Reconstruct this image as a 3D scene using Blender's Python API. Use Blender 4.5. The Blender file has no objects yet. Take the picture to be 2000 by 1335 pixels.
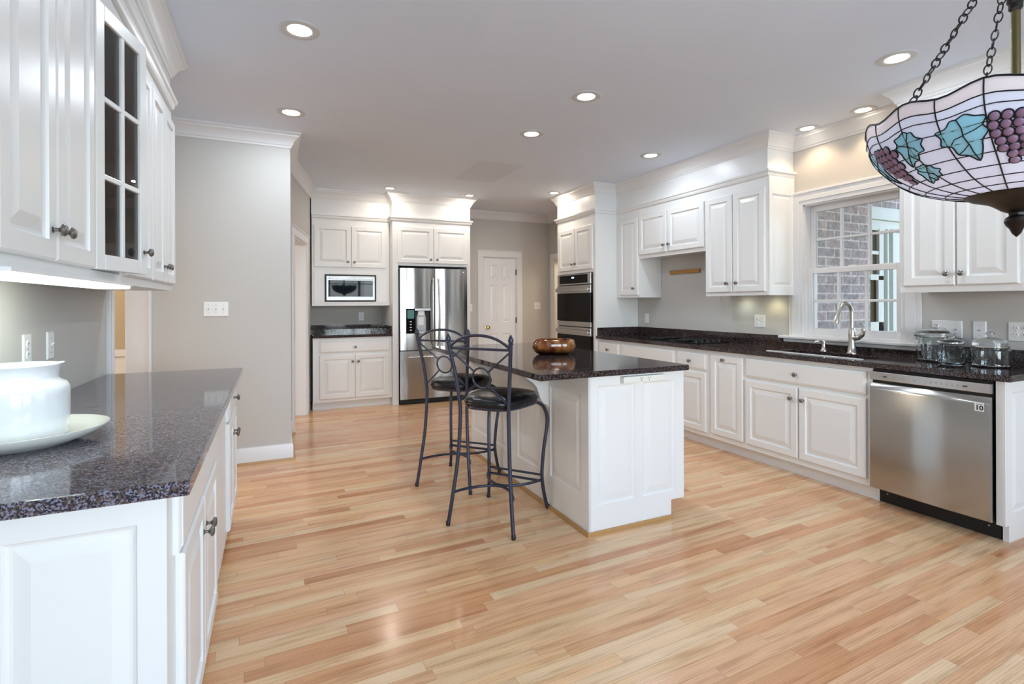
import bpy, bmesh, math, random
from mathutils import Vector, Matrix

SC = bpy.context.scene
COL = SC.collection
PI = math.pi
R = math.radians

# ------------------------------------------------------------------ camera
cam = bpy.data.cameras.new('camera')
camo = bpy.data.objects.new('camera', cam)
COL.objects.link(camo)
cam.sensor_width = 36.0
cam.lens = 36.0 * 1007.14 / 2000.0
cam.shift_y = -(667.5 - 591.75) / 2000.0
cam.clip_start = 0.02
YAW, ROLL = 0.4351, -0.003656
fw = Vector((math.sin(YAW), math.cos(YAW), 0.0))
rt = Vector((math.cos(YAW), -math.sin(YAW), 0.0))
up = Vector((0, 0, 1))
c_, s_ = math.cos(ROLL), math.sin(ROLL)
xr = rt * c_ + up * s_
yu = up * c_ - rt * s_
camo.matrix_world = Matrix(((xr.x, yu.x, -fw.x, 0.0), (xr.y, yu.y, -fw.y, 0.0), (xr.z, yu.z, -fw.z, 1.30), (0, 0, 0, 1)))
SC.camera = camo

# ------------------------------------------------------------------ view + world + big lights
SC.view_settings.view_transform = 'Standard'
SC.view_settings.look = 'None'
SC.view_settings.gamma = 1.0
SC.view_settings.use_curve_mapping = False
SC.view_settings.exposure = 0.55
cy = SC.cycles
cy.use_denoising = True
cy.max_bounces = 10
cy.diffuse_bounces = 5
cy.glossy_bounces = 4
cy.transmission_bounces = 8
cy.transparent_max_bounces = 12
cy.caustics_reflective = False
cy.caustics_refractive = False
cy.sample_clamp_indirect = 6.0

world = bpy.data.worlds.new('sky')
SC.world = world
world.use_nodes = True
wn = world.node_tree.nodes
bg = wn['Background']
sky = wn.new('ShaderNodeTexSky')
sky.sky_type = 'NISHITA'
sky.sun_disc = False
sky.sun_elevation = R(42)
sky.sun_rotation = R(200)
world.node_tree.links.new(sky.outputs[0], bg.inputs[0])
bg.inputs[1].default_value = 0.50


def light(name, kind, loc, energy, color, **kw):
    l = bpy.data.lights.new(name, kind)
    l.energy = energy
    l.color = color
    o = bpy.data.objects.new(name, l)
    COL.objects.link(o)
    o.location = loc
    for k, v in kw.items():
        if k == 'aim':
            o.rotation_euler = (Vector(v) - Vector(loc)).to_track_quat('-Z', 'Y').to_euler()
        else:
            setattr(l, k, v)
    return o


DAY = (0.62, 0.81, 1.0)
# daylight arriving through the breakfast-area windows behind and beside the camera
light('daylight', 'AREA', (0.20, -2.85, 1.5), 72, DAY, shape='RECTANGLE', size=1.8, size_y=1.8, aim=(0.5, 3, 1.4))
light('daylight', 'AREA', (2.40, -2.85, 1.5), 82, DAY, shape='RECTANGLE', size=1.8, size_y=1.8, aim=(2.2, 3, 1.4))
light('daylight', 'AREA', (4.42, -0.65, 1.5), 14, DAY, shape='RECTANGLE', size=2.4, size_y=1.9, aim=(0, -0.2, 1.3))

# ------------------------------------------------------------------ materials
def mat(name, color=(0.8, 0.8, 0.8), rough=0.5, metal=0.0, **kw):
    m = bpy.data.materials.new(name)
    m.use_nodes = True
    b = m.node_tree.nodes['Principled BSDF']
    b.inputs['Base Color'].default_value = (*color, 1)
    b.inputs['Roughness'].default_value = rough
    b.inputs['Metallic'].default_value = metal
    for k, v in kw.items():
        b.inputs[k].default_value = v
    return m


def N(m, t, **kw):
    n = m.node_tree.nodes.new(t)
    for k, v in kw.items():
        setattr(n, k, v)
    return n


def L(m, a, b):
    m.node_tree.links.new(a, b)


def BS(m):
    return m.node_tree.nodes['Principled BSDF']


def ramp(m, stops, interp='LINEAR'):
    n = N(m, 'ShaderNodeValToRGB')
    r = n.color_ramp
    r.interpolation = interp
    while len(r.elements) > 1:
        r.elements.remove(r.elements[-1])
    r.elements[0].position = stops[0][0]
    r.elements[0].color = (*stops[0][1], 1)
    for p, c in stops[1:]:
        e = r.elements.new(p)
        e.color = (*c, 1)
    return n


def math_(m, op, a, b=None, c=None):
    n = N(m, 'ShaderNodeMath', operation=op)
    for i, v in enumerate((a, b, c)):
        if v is None:
            continue
        if isinstance(v, (int, float)):
            n.inputs[i].default_value = v
        else:
            L(m, v, n.inputs[i])
    return n.outputs[0]


def mix(m, fac, a, b, blend='MIX'):
    n = N(m, 'ShaderNodeMix', data_type='RGBA', blend_type=blend)
    if isinstance(fac, (int, float)):
        n.inputs[0].default_value = fac
    else:
        L(m, fac, n.inputs[0])
    for i, v in ((6, a), (7, b)):
        if isinstance(v, tuple):
            n.inputs[i].default_value = (*v, 1)
        else:
            L(m, v, n.inputs[i])
    return n.outputs[2]


def noise(m, vec, scale, detail=2.0, rough=0.5):
    n = N(m, 'ShaderNodeTexNoise')
    n.inputs['Scale'].default_value = scale
    n.inputs['Detail'].default_value = detail
    n.inputs['Roughness'].default_value = rough
    if vec is not None:
        L(m, vec, n.inputs['Vector'])
    return n.outputs['Fac']


def bump(m, h, dist, strength=1.0):
    n = N(m, 'ShaderNodeBump')
    n.inputs['Distance'].default_value = dist
    n.inputs['Strength'].default_value = strength
    L(m, h, n.inputs['Height'])
    L(m, n.outputs[0], BS(m).inputs['Normal'])


def coords(m, what='Object'):
    return N(m, 'ShaderNodeTexCoord').outputs[what]


def paint(name, color, rough, wob=0.0006, scale=90.0):
    m = mat(name, color, rough)
    co = coords(m)
    f = noise(m, co, scale, 3)
    bump(m, f, wob, 0.5)
    v = noise(m, co, 1.7, 2)
    c = mix(m, v, tuple(x * 0.97 for x in color), tuple(min(1, x * 1.03) for x in color))
    L(m, c, BS(m).inputs['Base Color'])
    return m


M = {}
M['cab'] = paint('cabinet_paint', (0.80, 0.80, 0.79), 0.33, 0.0002, 60)
M['trim'] = paint('trim_paint', (0.78, 0.78, 0.785), 0.32, 0.0002, 60)
M['wall'] = paint('wall_paint', (0.56, 0.54, 0.51), 0.6, 0.0005, 140)
M['tan'] = paint('tan_wall_paint', (0.50, 0.40, 0.26), 0.6, 0.0005, 140)
M['door'] = paint('door_paint', (0.82, 0.82, 0.85), 0.4, 0.0002, 60)
M['plate'] = mat('white_plastic', (0.82, 0.82, 0.82), 0.3)
M['ivory'] = mat('ivory_plastic', (0.76, 0.76, 0.70), 0.35)
M['slot'] = mat('dark_slot', (0.05, 0.05, 0.05), 0.5)
M['screw'] = mat('screw_metal', (0.45, 0.45, 0.45), 0.4, 0.6)
M['black'] = mat('black_plastic', (0.005, 0.005, 0.006), 0.5)
M['blackglass'] = mat('black_glass', (0.004, 0.004, 0.005), 0.03, 0.0, **{'Specular IOR Level': 0.2})
M['mwglass'] = mat('microwave_glass', (0.004, 0.008, 0.012), 0.03, 0.0, **{'IOR': 1.25})
M['iron'] = mat('wrought_iron', (0.045, 0.050, 0.078), 0.28, 0.5)
M['bronze'] = mat('dark_bronze', (0.009, 0.005, 0.004), 0.38, 0.3)
M['brass'] = mat('antique_brass', (0.16, 0.13, 0.06), 0.3, 0.9)
M['goldbrass'] = mat('polished_brass', (0.60, 0.45, 0.16), 0.2, 1.0)
M['pewter'] = mat('pewter', (0.23, 0.22, 0.21), 0.32, 0.9)
M['nickel'] = mat('satin_nickel', (0.55, 0.53, 0.49), 0.24, 1.0)
M['steelplain'] = mat('bright_steel', (0.54, 0.54, 0.54), 0.25, 1.0)
M['ceramic'] = mat('white_ceramic', (0.66, 0.68, 0.71), 0.12, 0.0, **{'Coat Weight': 0.4})
M['cream'] = mat('cream_ceramic', (0.68, 0.67, 0.62), 0.14, 0.0, **{'Coat Weight': 0.4})
M['shoe'] = mat('oak_shoe', (0.46, 0.25, 0.09), 0.35)
M['lead'] = mat('lead_came', (0.010, 0.010, 0.016), 0.45, 0.4)
M['badge'] = mat('badge_face', (0.74, 0.74, 0.74), 0.4)
M['ink'] = mat('badge_ink', (0.02, 0.02, 0.02), 0.5)
M['grayink'] = mat('panel_ink', (0.30, 0.30, 0.31), 0.5)
M['display'] = mat('lit_display', (0.1, 0.3, 0.6), 0.4, 0.0, **{'Emission Color': (0.4, 0.65, 1, 1), 'Emission Strength': 3.0})
M['teal'] = mat('teal_screen', (0.10, 0.25, 0.25), 0.12)
M['lens'] = mat('lamp_lens', (0.9, 0.9, 0.9), 0.5, 0.0, **{'Emission Color': (1, 0.90, 0.76, 1), 'Emission Strength': 9.0})
M['tube'] = mat('fluorescent_lens', (0.9, 0.9, 0.9), 0.5, 0.0, **{'Emission Color': (0.88, 1.0, 0.90, 1), 'Emission Strength': 3.5})
M['puck'] = mat('puck_lens', (0.9, 0.9, 0.8), 0.5, 0.0, **{'Emission Color': (1, 0.90, 0.55, 1), 'Emission Strength': 10.0})
M['can'] = mat('lamp_trim', (0.62, 0.62, 0.62), 0.45)
M['foliage'] = mat('hedge_green', (0.06, 0.12, 0.04), 0.8)

# ceiling paint with the patched square
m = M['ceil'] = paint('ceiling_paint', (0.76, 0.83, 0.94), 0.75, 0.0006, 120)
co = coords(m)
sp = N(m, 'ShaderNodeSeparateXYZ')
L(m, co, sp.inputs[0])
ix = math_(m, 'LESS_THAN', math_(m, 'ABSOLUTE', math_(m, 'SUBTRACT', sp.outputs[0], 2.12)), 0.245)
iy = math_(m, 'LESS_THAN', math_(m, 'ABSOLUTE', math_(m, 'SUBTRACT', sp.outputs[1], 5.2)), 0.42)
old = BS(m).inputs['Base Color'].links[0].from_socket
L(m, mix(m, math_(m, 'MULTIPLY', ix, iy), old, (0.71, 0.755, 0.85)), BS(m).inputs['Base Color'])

# oak strip floor
m = M['floor'] = mat('oak_strip_floor', rough=0.24)
co = coords(m)
mp = N(m, 'ShaderNodeMapping')
mp.inputs['Rotation'].default_value = (0, 0, R(-2.0))
L(m, co, mp.inputs[0])
sp = N(m, 'ShaderNodeSeparateXYZ')
L(m, mp.outputs[0], sp.inputs[0])
PW = 0.057
ry = math_(m, 'DIVIDE', sp.outputs[1], PW)
row = math_(m, 'FLOOR', ry)
fy = math_(m, 'FRACT', ry)
w1 = N(m, 'ShaderNodeTexWhiteNoise', noise_dimensions='1D')
L(m, row, w1.inputs['W'])
length = math_(m, 'MULTIPLY_ADD', w1.outputs['Value'], 0.55, 0.62)
w1b = N(m, 'ShaderNodeTexWhiteNoise', noise_dimensions='1D')
L(m, math_(m, 'ADD', row, 77.3), w1b.inputs['W'])
xs = math_(m, 'ADD', math_(m, 'DIVIDE', sp.outputs[0], length), math_(m, 'MULTIPLY', w1b.outputs['Value'], 13.0))
pk = math_(m, 'FLOOR', xs)
fx = math_(m, 'FRACT', xs)
cb = N(m, 'ShaderNodeCombineXYZ')
L(m, row, cb.inputs[0])
L(m, pk, cb.inputs[1])
w2 = N(m, 'ShaderNodeTexWhiteNoise', noise_dimensions='2D')
L(m, cb.outputs[0], w2.inputs['Vector'])
tone = ramp(m, [(0.0, (0.58, 0.285, 0.14)), (0.12, (0.69, 0.37, 0.19)), (0.3, (0.76, 0.465, 0.26)), (0.48, (0.75, 0.44, 0.265)),
                (0.66, (0.80, 0.52, 0.29)), (0.84, (0.81, 0.59, 0.375)), (1.0, (0.76, 0.51, 0.30))])
L(m, w2.outputs['Value'], tone.inputs[0])
gv = N(m, 'ShaderNodeCombineXYZ')
L(m, math_(m, 'MULTIPLY_ADD', sp.outputs[0], 2.2, math_(m, 'MULTIPLY', w2.outputs['Value'], 91.0)), gv.inputs[0])
L(m, math_(m, 'MULTIPLY', sp.outputs[1], 34.0), gv.inputs[1])
L(m, math_(m, 'MULTIPLY', pk, 3.7), gv.inputs[2])
g1 = noise(m, gv.outputs[0], 1.0, 5, 0.62)
wv = N(m, 'ShaderNodeTexWave', wave_type='BANDS', bands_direction='Y')
wv.inputs['Scale'].default_value = 0.9
wv.inputs['Distortion'].default_value = 7.0
wv.inputs['Detail'].default_value = 2.0
wv.inputs['Detail Scale'].default_value = 0.6
L(m, gv.outputs[0], wv.inputs['Vector'])
grain = ramp(m, [(0.28, (0.60, 0.47, 0.36)), (0.5, (0.96, 0.93, 0.90)), (0.75, (1.10, 1.10, 1.10))])
L(m, g1, grain.inputs[0])
colr = mix(m, 0.85, tone.outputs[0], grain.outputs[0], 'MULTIPLY')
wr = ramp(m, [(0.0, (0.78, 0.70, 0.62)), (0.35, (1, 1, 1))])
L(m, wv.outputs['Fac'], wr.inputs[0])
colr = mix(m, 0.55, colr, wr.outputs[0], 'MULTIPLY')
gap = math_(m, 'MAXIMUM', math_(m, 'LESS_THAN', fy, 0.022), math_(m, 'LESS_THAN', math_(m, 'MULTIPLY', fx, length), 0.0016))
colr = mix(m, math_(m, 'MULTIPLY', gap, 0.55), colr, (0.22, 0.11, 0.05))
L(m, colr, BS(m).inputs['Base Color'])
rr = math_(m, 'MULTIPLY_ADD', g1, 0.14, 0.13)
L(m, rr, BS(m).inputs['Roughness'])
BS(m).inputs['Specular IOR Level'].default_value = 0.38
BS(m).inputs['Coat Weight'].default_value = 0.08
BS(m).inputs['Coat Roughness'].default_value = 0.12


# brown speckled granite
def granite(name, dark, brown, grey, amt):
    m = mat(name, rough=0.06)
    co = coords(m)
    v = N(m, 'ShaderNodeTexVoronoi', feature='F1')
    v.inputs['Scale'].default_value = 290.0
    L(m, co, v.inputs['Vector'])
    sep = N(m, 'ShaderNodeSeparateColor')
    L(m, v.outputs['Color'], sep.inputs[0])
    n1 = noise(m, co, 38.0, 3)
    s = math_(m, 'ADD', math_(m, 'MULTIPLY', sep.outputs[0], 0.72), math_(m, 'MULTIPLY', n1, 0.36))
    r = ramp(m, [(0.0, dark), (amt, dark), (amt + 0.06, brown), (amt + 0.24, tuple(0.6 * x for x in brown)), (amt + 0.30, grey), (1.0, grey)])
    L(m, s, r.inputs[0])
    L(m, r.outputs[0], BS(m).inputs['Base Color'])
    BS(m).inputs['IOR'].default_value = 1.5
    return m


M['granite'] = granite('brown_granite', (0.006, 0.005, 0.005), (0.060, 0.027, 0.018), (0.115, 0.105, 0.12), 0.48)
M['granite_daylit'] = granite('daylit_brown_granite', (0.022, 0.022, 0.036), (0.13, 0.09, 0.07), (0.20, 0.20, 0.27), 0.40)  # same stone on the left counter, bluish daylight put into its colour

# brushed stainless steel, brushed along local z
m = M['steel'] = mat('brushed_steel', (0.44, 0.435, 0.42), 0.2, 1.0)
co = coords(m)
mp = N(m, 'ShaderNodeMapping')
mp.inputs['Scale'].default_value = (400, 400, 3)
L(m, co, mp.inputs[0])
f = noise(m, mp.outputs[0], 1.0, 2)
L(m, math_(m, 'MULTIPLY_ADD', f, 0.05, 0.15), BS(m).inputs['Roughness'])
BS(m).inputs['Anisotropic'].default_value = 0.8
BS(m).inputs['Anisotropic Rotation'].default_value = 0.25
tg = N(m, 'ShaderNodeTangent', direction_type='RADIAL', axis='Z')
L(m, tg.outputs[0], BS(m).inputs['Tangent'])

# black leather
m = M['leather'] = mat('black_leather', (0.006, 0.006, 0.008), 0.24, 0.0, **{'Specular IOR Level': 0.42})
co = coords(m)
bump(m, math_(m, 'ADD', noise(m, co, 120.0, 3), math_(m, 'MULTIPLY', noise(m, co, 13.0, 2, 0.4), 9.0)), 0.0016, 0.6)

# lacquered bowl
m = M['bowl'] = mat('burl_bowl', (0.3, 0.12, 0.03), 0.10, 0.0, **{'Coat Weight': 0.4, 'Coat Roughness': 0.05})
co = coords(m)
r = ramp(m, [(0.32, (0.03, 0.008, 0.005)), (0.48, (0.14, 0.035, 0.010)), (0.60, (0.30, 0.115, 0.025)), (0.74, (0.40, 0.21, 0.07))])
L(m, noise(m, co, 14.0, 4, 0.6), r.inputs[0])
sp = N(m, 'ShaderNodeSeparateXYZ')
L(m, co, sp.inputs[0])
lo = ramp(m, [(0.012, (0.03, 0.008, 0.006)), (0.055, (1, 1, 1))])
L(m, sp.outputs[2], lo.inputs[0])
L(m, mix(m, 0.9, r.outputs[0], lo.outputs[0], 'MULTIPLY'), BS(m).inputs['Base Color'])

# stained glass
def art(name, c1, c2, rough=0.18):
    m = mat(name, c1, rough)
    co = coords(m)
    L(m, mix(m, noise(m, co, 22.0, 3), c1, c2), BS(m).inputs['Base Color'])
    b = BS(m)
    out = m.node_tree.nodes['Material Output']
    tr = N(m, 'ShaderNodeBsdfTranslucent')
    tr.inputs[0].default_value = (*c2, 1)
    mx = N(m, 'ShaderNodeMixShader')
    mx.inputs[0].default_value = 0.35
    L(m, b.outputs[0], mx.inputs[1])
    L(m, tr.outputs[0], mx.inputs[2])
    L(m, mx.outputs[0], out.inputs[0])
    return m


M['opal'] = art('opal_glass', (0.80, 0.84, 0.95), (0.88, 0.90, 0.98))
M['opalpink'] = art('blush_glass', (0.86, 0.79, 0.81), (0.92, 0.87, 0.88))
M['leafglass'] = art('turquoise_glass', (0.30, 0.72, 0.86), (0.46, 0.84, 0.94))
M['grape'] = art('purple_glass', (0.20, 0.10, 0.20), (0.52, 0.36, 0.48), 0.08)


# window glass: mostly clear, mirrors at grazing angles
def pane_mat(name, tint=(1, 1, 1), refl=1.0):
    m = bpy.data.materials.new(name)
    m.use_nodes = True
    nt = m.node_tree
    nt.nodes.remove(nt.nodes['Principled BSDF'])
    out = nt.nodes['Material Output']
    t = N(m, 'ShaderNodeBsdfTransparent')
    t.inputs[0].default_value = (*tint, 1)
    g = N(m, 'ShaderNodeBsdfGlossy')
    g.inputs['Roughness'].default_value = 0.01
    fr = N(m, 'ShaderNodeFresnel')
    fr.inputs[0].default_value = 1.45
    mx = N(m, 'ShaderNodeMixShader')
    L(m, math_(m, 'MULTIPLY', fr.outputs[0], refl), mx.inputs[0])
    L(m, t.outputs[0], mx.inputs[1])
    L(m, g.outputs[0], mx.inputs[2])
    L(m, mx.outputs[0], out.inputs[0])
    return m


M['pane'] = pane_mat('window_pane')
M['jar'] = pane_mat('jar_glass', (0.80, 0.87, 0.90), 1.8)
M['cabpane'] = pane_mat('cabinet_pane', (1, 1, 1), 1.5)

# brick
m = M['brick'] = mat('brick_wall', rough=0.85)
co = coords(m)
mp = N(m, 'ShaderNodeMapping')
mp.inputs['Rotation'].default_value = (R(90), 0, 0)
L(m, co, mp.inputs[0])
bt = N(m, 'ShaderNodeTexBrick')
bt.inputs['Color1'].default_value = (0.50, 0.42, 0.41, 1)
bt.inputs['Color2'].default_value = (0.34, 0.325, 0.335, 1)
bt.inputs['Mortar'].default_value = (0.66, 0.64, 0.63, 1)
bt.inputs['Scale'].default_value = 1.0
bt.inputs['Brick Width'].default_value = 0.235
bt.inputs['Row Height'].default_value = 0.081
bt.inputs['Mortar Size'].default_value = 0.007
bt.inputs['Bias'].default_value = 0.1
L(m, mp.outputs[0], bt.inputs['Vector'])
c = mix(m, 0.8, bt.outputs['Color'], ramp(m, [(0.3, (0.5, 0.5, 0.52)), (0.7, (1.35, 1.3, 1.3))]).outputs[0], 'MULTIPLY')
rn = [n for n in m.node_tree.nodes if n.type == 'VALTORGB'][-1]
L(m, noise(m, co, 28.0, 4, 0.7), rn.inputs[0])
L(m, c, BS(m).inputs['Base Color'])
M['mint'] = paint('mint_white_paint', (0.66, 0.72, 0.69), 0.45)
M['wood'] = mat('raw_pine', (0.45, 0.22, 0.05), 0.5)
co = coords(M['wood'])
mp = N(M['wood'], 'ShaderNodeMapping')
mp.inputs['Scale'].default_value = (60, 4, 60)
L(M['wood'], co, mp.inputs[0])
L(M['wood'], mix(M['wood'], noise(M['wood'], mp.outputs[0], 1.0, 4), (0.30, 0.13, 0.02), (0.56, 0.29, 0.07)), BS(M['wood']).inputs['Base Color'])
M['lawn'] = paint('lawn', (0.10, 0.15, 0.05), 0.9, 0.01, 30)


# ------------------------------------------------------------------ mesh helpers
class MB:
    def __init__(self):
        self.v, self.f, self.fm, self.k = [], [], [], 0

    def face(self, idx):
        self.f.append(tuple(idx))
        self.fm.append(self.k)

    def add(self, vs):
        b = len(self.v)
        self.v.extend(tuple(x) for x in vs)
        return b

    def box(self, x0, x1, y0, y1, z0, z1):
        b = self.add([(x0, y0, z0), (x1, y0, z0), (x1, y1, z0), (x0, y1, z0), (x0, y0, z1), (x1, y0, z1), (x1, y1, z1), (x0, y1, z1)])
        for q in ((0, 3, 2, 1), (4, 5, 6, 7), (0, 1, 5, 4), (1, 2, 6, 5), (2, 3, 7, 6), (3, 0, 4, 7)):
            self.face([b + i for i in q])
        return self

    def prism(self, pts, axis, a0, a1):
        """polygon pts in the two other axes, extruded along axis from a0 to a1"""
        def P(p, a):
            return {'x': (a, p[0], p[1]), 'y': (p[0], a, p[1]), 'z': (p[0], p[1], a)}[axis]
        n = len(pts)
        b = self.add([P(p, a0) for p in pts] + [P(p, a1) for p in pts])
        self.face([b + i for i in range(n)][::-1])
        self.face([b + n + i for i in range(n)])
        for i in range(n):
            j = (i + 1) % n
            self.face([b + i, b + j, b + n + j, b + n + i])
        return self

    def rings(self, x0, z0, w, h, prof, back=True):
        """concentric rectangles in the xz plane: prof = [(inset, y), ...]"""
        ids = []
        for i, y in prof:
            ids.append(self.add([(x0 + i, y, z0 + i), (x0 + w - i, y, z0 + i), (x0 + w - i, y, z0 + h - i), (x0 + i, y, z0 + h - i)]))
        for a, b in zip(ids, ids[1:]):
            for q in range(4):
                r = (q + 1) % 4
                self.face([a + q, a + r, b + r, b + q])
        self.face([ids[-1] + q for q in range(4)])
        if back:
            self.face([ids[0] + q for q in (3, 2, 1, 0)])
        return self

    def lathe(self, prof, c=(0, 0, 0), n=32, axis='z', cap=True, sx=1.0, sy=1.0):
        rows = []
        for r, z in prof:
            vs = []
            for i in range(n):
                a = 2 * PI * i / n
                p = (r * math.cos(a) * sx, r * math.sin(a) * sy, z)
                if axis == '-y':
                    p = (p[0], -p[2], p[1])
                elif axis == 'x':
                    p = (p[2], p[0], p[1])
                vs.append((c[0] + p[0], c[1] + p[1], c[2] + p[2]))
            rows.append(self.add(vs))
        for a, b in zip(rows, rows[1:]):
            for i in range(n):
                j = (i + 1) % n
                self.face([a + i, a + j, b + j, b + i])
        if cap:
            self.face([rows[0] + i for i in range(n)][::-1])
            self.face([rows[-1] + i for i in range(n)])
        return self

    def tube(self, pts, r, n=8, closed=False):
        P = [Vector(p) for p in pts]
        k = len(P)
        rs = r if isinstance(r, (list, tuple)) else [r] * k
        T = []
        for i in range(k):
            a = P[(i - 1) % k] if closed or i > 0 else P[i]
            b = P[(i + 1) % k] if closed or i < k - 1 else P[i]
            T.append((b - a).normalized())
        u = T[0].orthogonal().normalized()
        rows = []
        for i in range(k):
            u = (u - T[i] * u.dot(T[i]))
            u = u.normalized() if u.length > 1e-6 else T[i].orthogonal().normalized()
            w = T[i].cross(u)
            rows.append(self.add([P[i] + (u * math.cos(2 * PI * j / n) + w * math.sin(2 * PI * j / n)) * rs[i] for j in range(n)]))
        m = k if closed else k - 1
        for i in range(m):
            a, b = rows[i], rows[(i + 1) % k]
            for j in range(n):
                q = (j + 1) % n
                self.face([a + j, a + q, b + q, b + j])
        if not closed:
            self.face([rows[0] + j for j in range(n)][::-1])
            self.face([rows[-1] + j for j in range(n)])
        return self

    def sweep(self, path, prof, side=1, closed_prof=True):
        """profile (out, z) carried along a floor-plan path; side=1 puts 'out' on the right of travel"""
        P = [Vector((p[0], p[1])) for p in path]
        nrm = []
        for a, b in zip(P, P[1:]):
            d = (b - a).normalized()
            nrm.append(Vector((d.y, -d.x)) * side)
        rows = []
        for i, p in enumerate(P):
            n1 = nrm[max(i - 1, 0)]
            n2 = nrm[min(i, len(nrm) - 1)]
            mt = (n1 + n2) / max(1 + n1.dot(n2), 0.2)
            rows.append(self.add([(p.x + mt.x * o, p.y + mt.y * o, z) for o, z in prof]))
        n = len(prof)
        for a, b in zip(rows, rows[1:]):
            for j in range(n):
                q = (j + 1) % n
                self.face([a + j, a + q, b + q, b + j])
        self.face([rows[0] + j for j in range(n)][::-1])
        self.face([rows[-1] + j for j in range(n)])
        return self

    def build(self, name, mats, parent=None, loc=(0, 0, 0), rotz=0.0, smooth=False, bevel=0.0, seg=2):
        me = bpy.data.meshes.new(name)
        me.from_pydata([tuple(x) for x in self.v], [], self.f)
        if not isinstance(mats, (list, tuple)):
            mats = [mats]
        for x in mats:
            me.materials.append(x)
        for p, k in zip(me.polygons, self.fm):
            p.material_index = k
        bm = bmesh.new()
        bm.from_mesh(me)
        bmesh.ops.recalc_face_normals(bm, faces=bm.faces)
        bm.to_mesh(me)
        bm.free()
        if smooth:
            for p in me.polygons:
                p.use_smooth = True
            try:
                me.set_sharp_from_angle(angle=R(smooth if smooth is not True else 40))
            except Exception:
                pass
        o = bpy.data.objects.new(name, me)
        COL.objects.link(o)
        o.location = loc
        o.rotation_euler = (0, 0, rotz)
        if parent:
            o.parent = parent
        if bevel:
            b = o.modifiers.new('edge', 'BEVEL')
            b.width = bevel
            b.segments = seg
            b.limit_method = 'ANGLE'
            b.angle_limit = R(40)
            b.harden_normals = False
        return o


def tag(o, label, cat, group=None):
    o['label'] = label
    o['category'] = cat
    if group:
        o['group'] = group
    return o


def struct(o, label=None):
    o['kind'] = 'structure'
    if label:
        o['label'] = label
    return o


def thing(name, label, cat, loc=(0, 0, 0), rotz=0.0, group=None):
    o = bpy.data.objects.new(name, None)
    o.empty_display_size = 0.1
    COL.objects.link(o)
    o.location = loc
    o.rotation_euler = (0, 0, rotz)
    return tag(o, label, cat, group)


def part_label(o, label):
    o['label'] = label
    return o


def copy_tree(o, parent=None):
    c = o.copy()
    COL.objects.link(c)
    if parent:
        c.parent = parent
    for ch in list(o.children):
        copy_tree(ch, c)
    return c


def catmull(pts, n=8):
    P = [Vector(p) for p in pts]
    out = []
    for i in range(len(P) - 1):
        p0 = P[max(i - 1, 0)]
        p1, p2 = P[i], P[i + 1]
        p3 = P[min(i + 2, len(P) - 1)]
        for k in range(n):
            t = k / n
            out.append(0.5 * ((2 * p1) + (p2 - p0) * t + (2 * p0 - 5 * p1 + 4 * p2 - p3) * t * t + (3 * p1 - p0 - 3 * p2 + p3) * t ** 3))
    out.append(P[-1])
    return out


# ------------------------------------------------------------------ the room
CE = 2.72
XL, XR = -0.85, 4.12
YF, YB = -2.60, 7.42
YS = 4.70


def wall(name, *boxes, m='wall'):
    b = MB()
    for x in boxes:
        b.box(*x)
    return struct(b.build(name, M[m]))


fl = MB().box(-4.6, 5.6, -2.75, 7.7, -0.08, 0.0)
struct(fl.build('floor', M['floor']), 'oak strip floor')
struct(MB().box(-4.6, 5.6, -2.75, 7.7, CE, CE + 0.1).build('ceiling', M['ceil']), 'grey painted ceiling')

# left wall, with the cased opening beyond the cabinets
wall('wall_left', (XL - 0.14, XL, YF - 0.15, 3.69, 0, CE), (XL - 0.14, XL, 3.69, YS, 2.05, CE))
# wall with the triple switch, its return and the angled wall beyond
wall('wall_switch', (XL - 0.14, 0.14, YS, YS + 0.14, 0, CE), (0.0, 0.14, YS + 0.14, 5.45, 0, CE))
A0, A1 = Vector((0.14, 5.45)), Vector((0.425, 6.80))
ad = (A1 - A0).normalized()
an = Vector((ad.y, -ad.x))
aw = MB()


def angled(s0, s1, z0, z1, t0=-0.14, t1=0.0):
    pts = [A0 + ad * s0 + an * t1, A0 + ad * s1 + an * t1, A0 + ad * s1 + an * t0, A0 + ad * s0 + an * t0]
    return [(p.x, p.y) for p in pts], z0, z1


ALEN = (A1 - A0).length
S0, S1, HD = 0.26, 1.06, 2.00
for s0, s1, z0, z1 in ((0, S0, 0, CE), (S1, ALEN, 0, CE), (S0, S1, HD, CE)):
    p, a, b = angled(s0, s1, z0, z1)
    aw.prism(p, 'z', a, b)
aw.box(0.28, 0.425, 6.80, YB + 0.14, 0, CE)
struct(aw.build('wall_angled', M['wall']))
tr = MB()
for s0, s1, z0, z1, t0, t1 in ((S1, S1 + 0.085, 0, HD, -0.001, 0.018), (S0 - 0.085, S0, 0, HD, -0.001, 0.018), (S0 - 0.085, S1 + 0.085, HD, HD + 0.085, -0.001, 0.018),
                               (S0 - 0.1, S1 + 0.1, HD + 0.085, HD + 0.10, -0.001, 0.026),
                               (S1 - 0.016, S1, 0, HD, -0.15, 0.004), (S0, S0 + 0.016, 0, HD, -0.15, 0.004), (S0, S1, HD - 0.016, HD, -0.15, 0.004)):
    p, a, b = angled(s0, s1, z0, z1, t0, t1)
    tr.prism(p, 'z', a, b)
struct(tr.build('trim_1', M['trim'], bevel=0.004), 'white casing of the doorway in the angled wall')

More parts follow.
